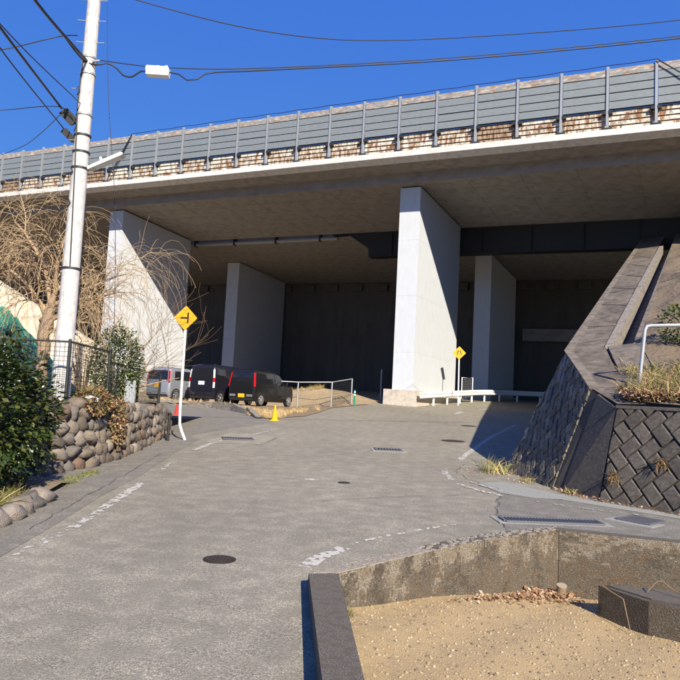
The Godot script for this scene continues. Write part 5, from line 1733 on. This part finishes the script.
# car in its own axes: x across, z forward, rear at z = 0
func build_car(called: String, label: String, at: Vector3, levels: Array, paint: Material, o: Dictionary) -> void:
	var t := thing(called, label, "car", at, "cars parked under the viaduct")
	t.basis = Basis(Vector3.UP.cross(W(0, 1, 0) - W(0, 0, 0)), Vector3.UP, W(0, 1, 0) - W(0, 0, 0))
	var mb := MB.new()
	var rings := []
	for q in levels:
		rings.append(ring_pts(q[0], q[1], q[2], q[3], q[4]))
	var nrm := []
	for i in rings.size():
		var row := []
		for j in 20:
			var du: Vector3 = rings[i][(j + 1) % 20] - rings[i][(j + 19) % 20]
			var dv: Vector3 = rings[mini(i + 1, rings.size() - 1)][j] - rings[maxi(i - 1, 0)][j]
			var nn := du.cross(dv).normalized()
			var c := Vector3(0, 0.9, 1.7)
			if nn.dot(rings[i][j] - c) < 0:
				nn = -nn
			row.append(nn)
		nrm.append(row)
	for i in rings.size() - 1:
		for j in 20:
			var k := (j + 1) % 20
			mb.squad(rings[i][j], rings[i][k], rings[i + 1][k], rings[i + 1][j], nrm[i][j], nrm[i][k], nrm[i + 1][k], nrm[i + 1][j])
	for j in range(1, 19):
		mb.tri(rings[0][0], rings[0][j], rings[0][j + 1], Vector3.DOWN)
		var e := rings.size() - 1
		mb.tri(rings[e][0], rings[e][j], rings[e][j + 1], Vector3.UP)
	obj("body", mb, paint, t)
	# side glass, following the tumblehome
	for s in [-1, 1]:
		for win in o.side:
			mb = MB.new()
			var w2 := PackedVector2Array()
			for q in win:
				w2.append(Vector2(q[0], q[1]))
			for bi in 14:
				var band := PackedVector2Array([Vector2(-1, 1.0 + bi * 0.05), Vector2(4, 1.0 + bi * 0.05), Vector2(4, 1.05 + bi * 0.05), Vector2(-1, 1.05 + bi * 0.05)])
				for piece in Geometry2D.intersect_polygons(w2, band):
					for i in range(1, piece.size() - 1):
						var tp := []
						for z in [piece[0], piece[i], piece[i + 1]]:
							tp.append(Vector3(s * (lv(levels, z.y, 3) + 0.007), z.y, z.x))
						mb.tri(tp[0], tp[1], tp[2], Vector3(s, 0.2, 0))
			obj("side_window", mb, M.glass_dark, t)
		# door mirror
		mb = MB.new()
		mb.box(Vector3(s * 0.73 - 0.02, 1.0, o.mirror), Vector3(s * 0.73 + s * 0.16, 1.16, o.mirror + 0.09) if s > 0 else Vector3(s * 0.73 + 0.02, 1.16, o.mirror + 0.09))
		if s < 0:
			mb = MB.new()
			mb.box(Vector3(-0.89, 1.0, o.mirror), Vector3(-0.71, 1.16, o.mirror + 0.09))
		obj("door_mirror", mb, paint, t)
		# handles and rub strip
		for z in o.handles:
			mb = MB.new()
			var w: float = lv(levels, 0.9, 3)
			mb.box(Vector3(minf(s * (w - 0.01), s * (w + 0.025)), 0.88, z), Vector3(maxf(s * (w - 0.01), s * (w + 0.025)), 0.915, z + 0.15))
			obj("door_handle", mb, o.handle_mat, t)
		for z in o.seams:
			mb = MB.new()
			for y in 8:
				var ya: float = 0.36 + y * 0.08
				var wa: float = lv(levels, ya, 3) + 0.003
				var wb: float = lv(levels, ya + 0.08, 3) + 0.003
				mb.quad(Vector3(s * wa, ya, z), Vector3(s * wa, ya, z + 0.012), Vector3(s * wb, ya + 0.08, z + 0.012), Vector3(s * wb, ya + 0.08, z), Vector3(s, 0, 0))
			obj("door_seam", mb, M.trim_black, t)
		# wheels
		for z in [0.52, 2.92]:
			var wh := MeshInstance3D.new()
			mb = MB.new()
			var cx: float = s * (0.735 - 0.15)
			var pts := []
			var rr := []
			for q in [[0.0, 0.19], [0.0, 0.25], [0.02, 0.278], [0.13, 0.278], [0.155, 0.25], [0.155, 0.19]]:
				pts.append(Vector3(cx + s * q[0], 0.278, z))
				rr.append(q[1])
			mb.tube([pts[1] + Vector3(s * 0.001, 0, 0), pts[2], pts[3], pts[4] + Vector3(s * 0.001, 0, 0)], [0.25, 0.278, 0.278, 0.25], 24)
			wh = obj("wheel", mb, M.tyre, t)
			mb = MB.new()
			mb.disc(Vector3(cx + s * 0.1555, 0.278, z), Vector3(s, 0, 0), 0.195, 0.006, 24)
			obj("rim_well", mb, M.trim_black, wh)
			mb = MB.new()
			for k in o.spokes:
				var a: float = TAU * k / o.spokes + 0.2
				var d := Vector3(0, cos(a), sin(a))
				mb.beam(Vector3(cx + s * 0.167, 0.278, z) + d * 0.02, Vector3(cx + s * 0.165, 0.278, z) + d * 0.185, 0.055 if o.spokes < 8 else 0.04, 0.012, Vector3(s, 0, 0))
			mb.disc(Vector3(cx + s * 0.162, 0.278, z), Vector3(s, 0, 0), 0.045, 0.018, 12)
			for k in 24:
				var a0 := TAU * k / 24.0
				var a1 := TAU * (k + 1) / 24.0
				var c0 := Vector3(cx + s * 0.166, 0.278, z)
				mb.quad(c0 + Vector3(0, cos(a0), sin(a0)) * 0.172, c0 + Vector3(0, cos(a1), sin(a1)) * 0.172, c0 + Vector3(0, cos(a1), sin(a1)) * 0.2, c0 + Vector3(0, cos(a0), sin(a0)) * 0.2, Vector3(s, 0, 0))
			obj("rim", mb, M.rim, wh)
			# dark band coloured onto the body side for the shaded arch gap
			mb = MB.new()
			for k in 14:
				var a0 := PI * k / 14.0 - 0.05
				var a1 := PI * (k + 1) / 14.0 - 0.05
				var c0 := Vector3(s * (lv(levels, 0.5, 3) + 0.004), 0.29, z)
				mb.quad(c0 + Vector3(0, sin(a0), cos(a0)) * 0.27, c0 + Vector3(0, sin(a1), cos(a1)) * 0.27, c0 + Vector3(0, sin(a1), cos(a1)) * 0.335, c0 + Vector3(0, sin(a0), cos(a0)) * 0.335, Vector3(s, 0, 0))
			obj("arch_shade", mb, M.trim_black, t)
		# tail lamps, a tall strip at each corner
		for seg in o.lamps:
			mb = MB.new()
			var ya: float = seg[0]
			var yb: float = seg[1]
			var xa: float = s * (lv(levels, ya, 3) - 0.03)
			var xb: float = s * (lv(levels, yb, 3) - 0.03)
			var za: float = lv(levels, ya, 1) - 0.018
			var zb: float = lv(levels, yb, 1) - 0.018
			var wd: float = seg[3]
			var fr := [Vector3(xa, ya, za), Vector3(xa - s * wd, ya, za), Vector3(xb - s * wd, yb, zb), Vector3(xb, yb, zb)]
			var bk := [Vector3(xa + s * 0.022, ya, za + 0.06), Vector3(xa - s * wd, ya, za + 0.14), Vector3(xb - s * wd, yb, zb + 0.14), Vector3(xb + s * 0.022, yb, zb + 0.06)]
			mb.quad(fr[0], fr[1], fr[2], fr[3], Vector3(0, 0, -1))
			mb.quad(fr[0], fr[3], bk[3], bk[0], Vector3(s, 0, 0))
			mb.quad(fr[1], fr[2], bk[2], bk[1], Vector3(-s, 0, 0))
			mb.quad(fr[3], fr[2], bk[2], bk[3], Vector3.UP)
			mb.quad(fr[0], fr[1], bk[1], bk[0], Vector3.DOWN)
			obj("tail_lamp", mb, seg[2], t)
		# head lamp
		mb = MB.new()
		var zf: float = lv(levels, 0.72, 2)
		mb.box(Vector3(minf(s * 0.42, s * 0.62), 0.62, zf - 0.05), Vector3(maxf(s * 0.42, s * 0.62), 0.8, zf + 0.02))
		obj("head_lamp", mb, M.lamp_clear, t)
		# reflector blocks in the rear bumper
		mb = MB.new()
		var zr: float = lv(levels, 0.42, 1)
		mb.box(Vector3(minf(s * 0.3, s * 0.6), 0.4, zr - 0.03), Vector3(maxf(s * 0.3, s * 0.6), 0.5, zr + 0.03))
		obj("bumper_insert", mb, o.bumper, t)
	# rear and front glass
	for e in [[1, o.rear, -1.0], [2, o.front, 1.0]]:
		mb = MB.new()
		var y0: float = e[1][0]
		var y1: float = e[1][1]
		var n := 4
		for i in n:
			var ya := lerpf(y0, y1, i / float(n))
			var yb := lerpf(y0, y1, (i + 1) / float(n))
			var wa: float = lv(levels, ya, 3) - e[1][2]
			var wb: float = lv(levels, yb, 3) - e[1][2]
			var za: float = lv(levels, ya, e[0]) + e[2] * 0.006
			var zb: float = lv(levels, yb, e[0]) + e[2] * 0.006
			mb.quad(Vector3(-wa, ya, za), Vector3(wa, ya, za), Vector3(wb, yb, zb), Vector3(-wb, yb, zb), Vector3(0, 0.3, e[2]))
		obj("rear_window" if e[0] == 1 else "windscreen", mb, M.glass_dark, t)
	# number plate
	mb = MB.new()
	var zp: float = lv(levels, o.plate_y, 1)
	mb.box(Vector3(-0.165 + o.plate_x, o.plate_y - 0.08, zp - 0.022), Vector3(0.165 + o.plate_x, o.plate_y + 0.085, zp + 0.01))
	obj("number_plate", mb, o.plate, t)
	# bumper lip, roof spoiler, wiper
	mb = MB.new()
	mb.box(Vector3(-0.62, 0.24, lv(levels, 0.3, 1) - 0.02), Vector3(0.62, 0.33, lv(levels, 0.3, 1) + 0.2))
	obj("bumper_lip", mb, M.trim_black, t)
	mb = MB.new()
	var yt: float = levels[levels.size() - 2][0]
	mb.prism([Vector3(-0.5, yt - 0.03, lv(levels, yt, 1) - 0.05), Vector3(0.5, yt - 0.03, lv(levels, yt, 1) - 0.05), Vector3(0.5, yt + 0.012, lv(levels, yt, 1) + 0.2), Vector3(-0.5, yt + 0.012, lv(levels, yt, 1) + 0.2)], Vector3(0, 0.03, 0))
	obj("spoiler", mb, paint, t)
	mb = MB.new()
	mb.beam(Vector3(0.0, o.rear[0] + 0.02, lv(levels, o.rear[0], 1) - 0.02), Vector3(0.38, o.rear[0] + 0.09, lv(levels, o.rear[0] + 0.09, 1) - 0.02), 0.014, 0.014)
	obj("wiper", mb, M.trim_black, t)

func build_cars() -> void:
	# y, rear z, front z, half width, corner radius
	var wagon := [[0.2, 0.1, 3.28, 0.66, 0.12], [0.32, 0.02, 3.37, 0.72, 0.14], [0.55, 0.0, 3.395, 0.737, 0.16], [0.8, 0.01, 3.36, 0.737, 0.16], [0.93, 0.02, 3.22, 0.73, 0.16], [0.99, 0.025, 2.72, 0.722, 0.14], [1.25, 0.06, 2.36, 0.695, 0.14], [1.48, 0.11, 2.0, 0.645, 0.14], [1.57, 0.16, 1.82, 0.61, 0.14], [1.62, 0.26, 1.66, 0.53, 0.14], [1.635, 0.42, 1.5, 0.42, 0.14]]
	var van := [[0.2, 0.1, 3.28, 0.66, 0.12], [0.32, 0.02, 3.37, 0.72, 0.12], [0.55, 0.0, 3.395, 0.737, 0.13], [0.85, 0.005, 3.36, 0.737, 0.13], [0.97, 0.01, 3.28, 0.735, 0.13], [1.03, 0.015, 3.0, 0.73, 0.12], [1.3, 0.03, 2.68, 0.712, 0.12], [1.6, 0.06, 2.35, 0.68, 0.12], [1.72, 0.1, 2.18, 0.655, 0.12], [1.78, 0.18, 2.05, 0.59, 0.12], [1.795, 0.35, 1.9, 0.48, 0.12]]
	var side_w := [[[0.35, 1.02], [0.85, 1.02], [0.85, 1.45], [0.45, 1.45]], [[0.92, 1.02], [1.62, 1.02], [1.56, 1.47], [0.92, 1.47]], [[1.7, 1.02], [2.55, 1.02], [2.12, 1.42], [1.98, 1.46], [1.66, 1.46]]]
	var side_v := [[[0.25, 1.06], [0.85, 1.06], [0.85, 1.58], [0.3, 1.58]], [[0.92, 1.06], [1.75, 1.06], [1.72, 1.6], [0.92, 1.6]], [[1.83, 1.06], [2.85, 1.06], [2.5, 1.5], [2.38, 1.58], [1.8, 1.58]]]
	var red: Material = M.lamp_red
	build_car("black_car", "black small wagon with yellow plate nearest the yellow cone", W(5.2, -5.9, 1.42), wagon, M.paint_black, {"side": side_w, "mirror": 2.42, "handles": [1.2, 2.05], "seams": [0.9, 1.66, 2.62], "handle_mat": M.paint_black, "spokes": 9, "lamps": [[0.84, 1.46, red, 0.045]], "bumper": M.insert_grey, "rear": [1.02, 1.47, 0.12], "front": [1.02, 1.5, 0.06], "plate_y": 0.44, "plate_x": -0.02, "plate": M.plate_yellow})
	build_car("dark_van", "dark tall van with white plate between the silver and black cars", W(7.42, -5.9, 1.42), van, M.paint_navy, {"side": side_v, "mirror": 2.75, "handles": [1.3, 2.3], "seams": [0.9, 1.8, 2.9], "handle_mat": M.rim, "spokes": 5, "lamps": [[0.72, 0.98, M.lamp_clear, 0.045], [0.98, 1.18, red, 0.045], [1.18, 1.56, M.lamp_clear, 0.04]], "bumper": M.trim_black, "rear": [1.1, 1.62, 0.1], "front": [1.06, 1.6, 0.06], "plate_y": 0.93, "plate_x": 0.0, "plate": M.plate_white})
	build_car("silver_car", "silver small wagon parked leftmost behind the bare sapling", W(10.02, -5.9, 1.42), wagon, M.paint_silver, {"side": side_w, "mirror": 2.42, "handles": [1.2, 2.05], "seams": [0.9, 1.66, 2.62], "handle_mat": M.paint_silver, "spokes": 9, "lamps": [[0.9, 1.46, red, 0.045]], "bumper": M.paint_silver, "rear": [1.02, 1.47, 0.12], "front": [1.02, 1.5, 0.06], "plate_y": 0.74, "plate_x": 0.0, "plate": M.plate_yellow})
	# parking place: low kerb wall, dry grass
	var pk := [[-12.0, 31.6], [-8.5, 31.3], [-6.3, 30.8], [-5.07, 29.95], [-4.06, 28.74], [-3.23, 27.3], [-2.62, 25.4]]
	var kb := thing("parking_kerb", "low curved concrete kerb wall in front of the parked cars", "kerb")
	for i in pk.size() - 1:
		var a: Array = pk[i]
		var b: Array = pk[i + 1]
		var mb := MB.new()
		var ha: float = 1.5 if i < 4 else lerpf(1.5, 1.3, (i - 4) / 2.0)
		var hb: float = 1.5 if i < 3 else lerpf(1.5, 1.06, (i - 3) / 2.0)
		var nn := P(b[1] - a[1], 0, -(b[0] - a[0])).normalized() * 0.2
		mb.quad(G(a[0], a[1], -0.1), G(b[0], b[1], -0.1), P(b[0], hb, b[1]), P(a[0], ha, a[1]), P(-0.3, 0, -1))
		mb.quad(P(a[0], ha, a[1]), P(b[0], hb, b[1]), P(b[0], hb, b[1]) + Vector3(nn.x, 0, nn.z), P(a[0], ha, a[1]) + Vector3(nn.x, 0, nn.z), Vector3.UP)
		mb.quad(P(a[0], ha, a[1]) + Vector3(nn.x, 0, nn.z), P(b[0], hb, b[1]) + Vector3(nn.x, 0, nn.z), G(b[0] + nn.x, b[1] - nn.z, -0.1), G(a[0] + nn.x, a[1] - nn.z, -0.1), P(0.3, 0, 1))
		obj("kerb_section", mb, M.kerb_concrete, kb)
	struct_(sheet("parking_ground", M.earth, [Vector2(-12.0, 31.7), Vector2(-8.5, 31.4), Vector2(-6.2, 30.9), Vector2(-4.95, 30.05), Vector2(-3.95, 28.85), Vector2(-3.1, 27.4), Vector2(-2.5, 25.4), Vector2(-1.2, 27.6), Vector2(-0.6, 31.0), Vector2(-0.2, 33.6), Vector2(1.6, 36.2), Vector2(-2.0, 46.0), Vector2(-30.0, 58.0), Vector2(-30.0, 34.0)], 0.02, 1.0))
	var gm := MB.new()
	rng.seed = 301
	var straw := [Color(0.5, 0.35, 0.16), Color(0.58, 0.42, 0.2), Color(0.42, 0.27, 0.11), Color(0.62, 0.48, 0.27)]
	for i in 620:
		var f := rng.randf()
		var seg := int(f * (pk.size() - 2)) + 1
		seg = mini(seg, pk.size() - 2)
		var a := Vector2(pk[seg][0], pk[seg][1]).lerp(Vector2(pk[seg + 1][0], pk[seg + 1][1]), rng.randf())
		var p := a + Vector2(rng.randf_range(0.15, 0.7), rng.randf_range(0.1, 0.55))
		if i % 3 == 0:
			p = Vector2(rng.randf_range(-3.2, -0.75), rng.randf_range(26.4, 32.2))
			if p.x < -3.23 + (27.3 - p.y) * -0.5 - 0.2:
				continue
			if p.x > -2.2 + (p.y - 26.0) * 0.27:
				continue
		grass_clump(gm, G(p.x, p.y, 0.02), 0.14, 16, rng.randf_range(0.14, 0.34), straw, 0.7)
	tag(obj("straw_grass", gm, M.leaf_soft), "dry straw coloured grass in front of the parked cars", "grass", "", "stuff")
	print("cars")

func cone(called: String, label: String, at: Vector3, h: float, m: Material) -> void:
	var t := thing(called, label, "cone", at, "traffic cones")
	var mb := MB.new()
	mb.tube([Vector3(0, 0.03, 0), Vector3(0, h * 0.5, 0), Vector3(0, h * 0.96, 0), Vector3(0, h, 0)], [h * 0.2, h * 0.125, h * 0.05, h * 0.035], 16)
	obj("body", mb, m, t)
	mb = MB.new()
	mb.prism([Vector3(-h * 0.27, 0, -h * 0.2), Vector3(-h * 0.2, 0, -h * 0.27), Vector3(h * 0.2, 0, -h * 0.27), Vector3(h * 0.27, 0, -h * 0.2), Vector3(h * 0.27, 0, h * 0.2), Vector3(h * 0.2, 0, h * 0.27), Vector3(-h * 0.2, 0, h * 0.27), Vector3(-h * 0.27, 0, h * 0.2)], Vector3(0, 0.035, 0))
	obj("base", mb, m, t)

func diamond(t: Node, c: Vector3, half: float, right: Vector3) -> void:
	# square board on its corner, yellow, with a clipped corner radius
	var n := right.cross(Vector3.UP).normalized()
	var mb := MB.new()
	var pl := []
	for k in 4:
		var a := TAU * k / 4.0
		for s in [-1, 0, 1]:
			var aa: float = a + s * 0.075
			var rr: float = half * (1.0 if s == 0 else 0.965)
			if s == 0:
				rr = half * 0.985
			pl.append(c + (right * cos(aa) + Vector3.UP * sin(aa)) * rr)
	mb.prism(pl, -n * 0.012)
	obj("board", mb, M.yellow_sign, t)

func flat_mark(t: Node, c: Vector3, right: Vector3, pts: Array) -> void:
	var n := right.cross(Vector3.UP).normalized()
	if n.z < 0:
		n = -n
	var pl := []
	for q in pts:
		pl.append(c + right * q[0] + Vector3.UP * q[1] + n * 0.002)
	var mb := MB.new()
	mb.prism(pl, n * 0.003)
	obj("symbol", mb, M.black_print, t)

func build_furniture() -> void:
	cone("traffic_cone", "yellow traffic cone at the end of the parking kerb", G(-2.12, 24.75), 0.55, M.cone_yellow)
	cone("traffic_cone", "red traffic cone beside the bent white sign post", G(-5.6, 25.2), 0.42, M.cone_red)
	# junction sign with a bent foot
	var t := thing("junction_sign", "yellow diamond side road warning sign on a bent white post", "road sign")
	var mb := MB.new()
	mb.tube([G(-3.60, 17.3, -0.1), G(-3.62, 17.35, 0.02), P(-3.72, 0.82, 17.38), P(-3.775, 0.98, 17.4), P(-3.79, 1.3, 17.4), P(-3.80, 3.7, 17.4)], [0.034, 0.034, 0.034, 0.034, 0.034, 0.034], 12)
	obj("post", mb, M.white_paint_steel, t)
	var rt := Vector3(0.985, 0, 0.17).normalized()
	var c := P(-3.805, 3.56, 17.35)
	diamond(t, c, 0.295, rt)
	flat_mark(t, c, rt, [[0.045, -0.13], [0.085, -0.13], [0.085, 0.13], [0.045, 0.13]])
	flat_mark(t, c, rt, [[-0.125, -0.022], [0.042, -0.022], [0.042, 0.022], [-0.125, 0.022]])
	mb = MB.new()
	mb.box(c + Vector3(-0.05, -0.06, -0.05), c + Vector3(0.05, -0.03, -0.016))
	obj("bracket", mb, M.galvanised, t)
	# second warning sign
	t = thing("narrow_road_sign", "small yellow diamond warning sign behind the white guard rail", "road sign")
	mb = MB.new()
	mb.tube([P(6.70, 1.85, 39.56), P(6.665, 5.0, 39.58)], [0.038, 0.038], 10)
	obj("post", mb, M.white_paint_steel, t)
	c = P(6.66, 4.88, 39.52)
	diamond(t, c, 0.36, rt)
	flat_mark(t, c, rt, [[-0.12, -0.12], [-0.08, -0.12], [-0.075, 0.0], [-0.03, 0.08], [-0.03, 0.15], [-0.07, 0.15], [-0.115, 0.02]])
	flat_mark(t, c, rt, [[0.12, -0.12], [0.08, -0.12], [0.075, 0.0], [0.03, 0.08], [0.03, 0.15], [0.07, 0.15], [0.115, 0.02]])
	# guard rail
	t = thing("guard_rail", "white steel guard rail beside the main pier running into the shade", "guard rail")
	var gp := [[-0.25, 2.0], [-0.4, 4.0], [-0.5, 6.0], [-0.6, 8.0], [-0.72, 10.0], [-0.95, 12.0], [-1.4, 14.0], [-2.1, 16.0], [-3.2, 18.0], [-4.8, 20.0]]
	for i in gp.size():
		var w := W(gp[i][0], gp[i][1], 0)
		var y := hh(w.x, -w.z)
		if i > 0:
			mb = MB.new()
			mb.tube([w + Vector3(0, y - 0.15, 0) + (W(0.09, 0.05, 0) - W(0, 0, 0)), w + Vector3(0, y + 0.68, 0) + (W(0.09, 0.05, 0) - W(0, 0, 0))], [0.06, 0.06], 10)
			obj("post", mb, M.white_paint_steel, t)
		if i + 1 < gp.size():
			var w2 := W(gp[i + 1][0], gp[i + 1][1], 0)
			var y2 := hh(w2.x, -w2.z)
			var a := w + Vector3(0, y, 0)
			var b := w2 + Vector3(0, y2, 0)
			var o := -(b - a).cross(Vector3.UP).normalized()
			if o.z < 0:
				o = -o
			mb = MB.new()
			# W-shaped beam section
			var sec := [[0.0, 0.42], [0.05, 0.46], [0.055, 0.53], [0.0, 0.57], [0.0, 0.6], [0.055, 0.64], [0.05, 0.71], [0.0, 0.75]]
			for k in sec.size() - 1:
				mb.quad(a + o * sec[k][0] + Vector3(0, sec[k][1], 0), b + o * sec[k][0] + Vector3(0, sec[k][1], 0), b + o * sec[k + 1][0] + Vector3(0, sec[k + 1][1], 0), a + o * sec[k + 1][0] + Vector3(0, sec[k + 1][1], 0), o)
				mb.quad(a + o * (sec[k][0] - 0.006) + Vector3(0, sec[k][1], 0), b + o * (sec[k][0] - 0.006) + Vector3(0, sec[k][1], 0), b + o * (sec[k + 1][0] - 0.006) + Vector3(0, sec[k + 1][1], 0), a + o * (sec[k + 1][0] - 0.006) + Vector3(0, sec[k + 1][1], 0), -o)
			obj("rail", mb, M.white_paint_steel, t)
	# small pipe fence behind the guard rail
	t = thing("pipe_fence", "white pipe frame fence behind the far warning sign", "fence")
	var fa := W(0.1, 10.9, 0)
	var fb := W(-0.5, 11.6, 0)
	mb = MB.new()
	mb.tube([W(0.15, 10.5, 1.9), W(0.15, 10.5, 3.75), W(-0.38, 11.0, 3.78), W(-0.38, 11.0, 1.9)], [0.035, 0.035, 0.035, 0.035], 8)
	obj("frame", mb, M.white_paint_steel, t)
	mesh_panel(t, W(0.12, 10.5, 0), W(-0.35, 11.0, 0), 2.3, 3.72, 0.1, 0.1, 0.006, M.galvanised)
	# wire fence by the parking place
	t = thing("wire_fence", "galvanised post and wire fence in front of the sand slope", "fence")
	var pf := [[-4.2, 33.2], [-1.86, 33.64], [-0.27, 34.1], [0.72, 36.2]]
	for i in pf.size():
		var g := G(pf[i][0], pf[i][1])
		mb = MB.new()
		mb.tube([g - Vector3(0, 0.2, 0), g + Vector3(0, 1.22 if i < 3 else 1.3, 0)], [0.035, 0.035], 8)
		obj("post", mb, M.galvanised, t)
		if i + 1 < pf.size():
			var g2 := G(pf[i + 1][0], pf[i + 1][1])
			mb = MB.new()
			mb.tube([g + Vector3(0, 1.2, 0), g2 + Vector3(0, 1.2 if i < 2 else 1.28, 0)], [0.026, 0.026], 8)
			obj("rail", mb, M.galvanised, t)
			mb = MB.new()
			mb.tube([g + Vector3(0, 0.45, 0), g.lerp(g2, 0.5) + Vector3(0, 0.36, 0), g2 + Vector3(0, 0.5, 0)], [0.012, 0.012, 0.012], 5)
			obj("chain", mb, M.mesh_black, t)
			if i == 2:
				mesh_panel(t, g, g2, 0.1, 1.15, 0.12, 0.12, 0.006, M.mesh_black)
	# green marker post
	t = thing("lane_marker", "green marker post with white bands near the main pier", "post", G(0.86, 35.2))
	mb = MB.new()
	mb.tube([Vector3(0, 0, 0), Vector3(0, 0.03, 0), Vector3(0, 0.031, 0), Vector3(0, 0.75, 0), Vector3(0, 0.78, 0)], [0.11, 0.1, 0.042, 0.042, 0.03], 12)
	obj("shaft", mb, M.green_pole, t)
	for y in [0.5, 0.64]:
		mb = MB.new()
		mb.tube([Vector3(0, y, 0), Vector3(0, y + 0.07, 0)], [0.0445, 0.0445], 12)
		obj("band", mb, M.white_plastic, t)
	# dark fence in the shade left of the pier
	t = thing("shade_fence", "dim mesh fence in the shade left of the main pier", "fence")
	var sf := [W(3.4, 5.5, 0), W(3.0, 8.5, 0), W(2.7, 11.5, 0), W(2.6, 14.5, 0)]
	for i in 4:
		var y := hh(sf[i].x, -sf[i].z)
		mb = MB.new()
		mb.tube([sf[i] + Vector3(0, y - 0.2, 0), sf[i] + Vector3(0, y + 1.75, 0)], [0.04, 0.04], 8)
		obj("post", mb, M.galvanised, t)
		if i < 3:
			var y2 := hh(sf[i + 1].x, -sf[i + 1].z)
			mesh_panel(t, sf[i] + Vector3(0, y, 0), sf[i + 1] + Vector3(0, y2, 0), 0.1, 1.7, 0.12, 0.12, 0.005, M.mesh_black)
	# sand slope behind the wire fence
	var sm := MB.new()
	var nz := FastNoiseLite.new()
	nz.seed = 44
	nz.frequency = 0.35
	nz.fractal_octaves = 4
	var surf := func(a: float, b: float) -> Vector3:
				var u := 2.1 + a * 0.42
				var v := -1.6 + b * 0.45
				var rise := clampf((u - 2.1) / 3.9, 0.0, 1.0) * clampf((v + 1.6) / 3.7, 0.0, 1.0) * clampf((4.4 - v) / 1.6, 0.0, 1.0)
				var w := W(u, v, 0)
				return Vector3(w.x, hh(w.x, -w.z) - 0.03 + 1.0 * rise + 0.16 * rise * nz.get_noise_2d(u, v), w.z)
	smooth_grid(sm, surf, 34, 20)
	struct_(obj("sand_bank", sm, M.sand))
	var gm := MB.new()
	rng.seed = 321
	for i in 60:
		var w := W(rng.randf_range(5.4, 10.0), rng.randf_range(1.7, 2.5), 0)
		grass_clump(gm, Vector3(w.x, hh(w.x, -w.z) + 0.9, w.z), 0.15, 16, 0.34, [Color(0.4, 0.24, 0.08), Color(0.2, 0.2, 0.05), Color(0.5, 0.36, 0.14)], 0.7)
	tag(obj("sand_bank_weeds", gm, M.leaf_soft), "orange and green weeds along the top of the sand bank", "weeds", "", "stuff")
	print("furniture")

func _ready() -> void:
	# camera
	var cam := Camera3D.new()
	cam.name = "camera"
	cam.fov = 2.0 * rad_to_deg(atan(340.0 / 713.0))
	cam.near = 0.05
	cam.far = 2000.0
	var p := deg_to_rad(5.3)
	var r := deg_to_rad(2.9)
	var up0 := Vector3(0, cos(p), sin(p))
	var rt := Vector3.RIGHT * cos(r) + up0 * sin(r)
	var up := up0 * cos(r) - Vector3.RIGHT * sin(r)
	cam.transform = Transform3D(Basis(rt, up, Vector3(0, -sin(p), cos(p))), Vector3(0, 1.6, 0))
	add_child(cam)
	cam.current = true
	# sky
	var env := Environment.new()
	env.background_mode = Environment.BG_SKY
	var sm := ProceduralSkyMaterial.new()
	sm.sky_top_color = Color(0.024, 0.087, 0.37).linear_to_srgb()
	sm.sky_horizon_color = Color(0.09, 0.26, 0.54).linear_to_srgb()
	sm.sky_curve = 0.2
	sm.ground_bottom_color = Color(0.3, 0.28, 0.25)
	sm.ground_horizon_color = Color(0.42, 0.44, 0.45)
	sm.sun_angle_max = 30.0
	sm.sun_curve = 0.15
	var sky := Sky.new()
	sky.sky_material = sm
	env.sky = sky
	env.tonemap_mode = Environment.TONE_MAPPER_LINEAR
	env.tonemap_exposure = 1.8
	env.sdfgi_enabled = true
	env.ssao_enabled = true
	env.ssil_enabled = true
	var we := WorldEnvironment.new()
	we.name = "environment"
	we.environment = env
	add_child(we)
	# low winter sun from behind the camera, to the right
	var sun := DirectionalLight3D.new()
	sun.name = "sun"
	sun.light_energy = 1.55
	sun.light_color = Color(1.0, 0.955, 0.88)
	sun.light_angular_distance = 0.5
	sun.shadow_enabled = true
	var to := Vector3(0.28, 0.51, 0.82).normalized()
	add_child(sun)
	sun.look_at_from_position(to * 50.0, Vector3.ZERO, Vector3.UP)
	materials()
	print("materials")
	build_ground()
	build_viaduct()
	build_barrier()
	build_embankment()
	build_lot()
	build_road_furniture()
	build_left()
	build_pole()
	build_cars()
	build_furniture()
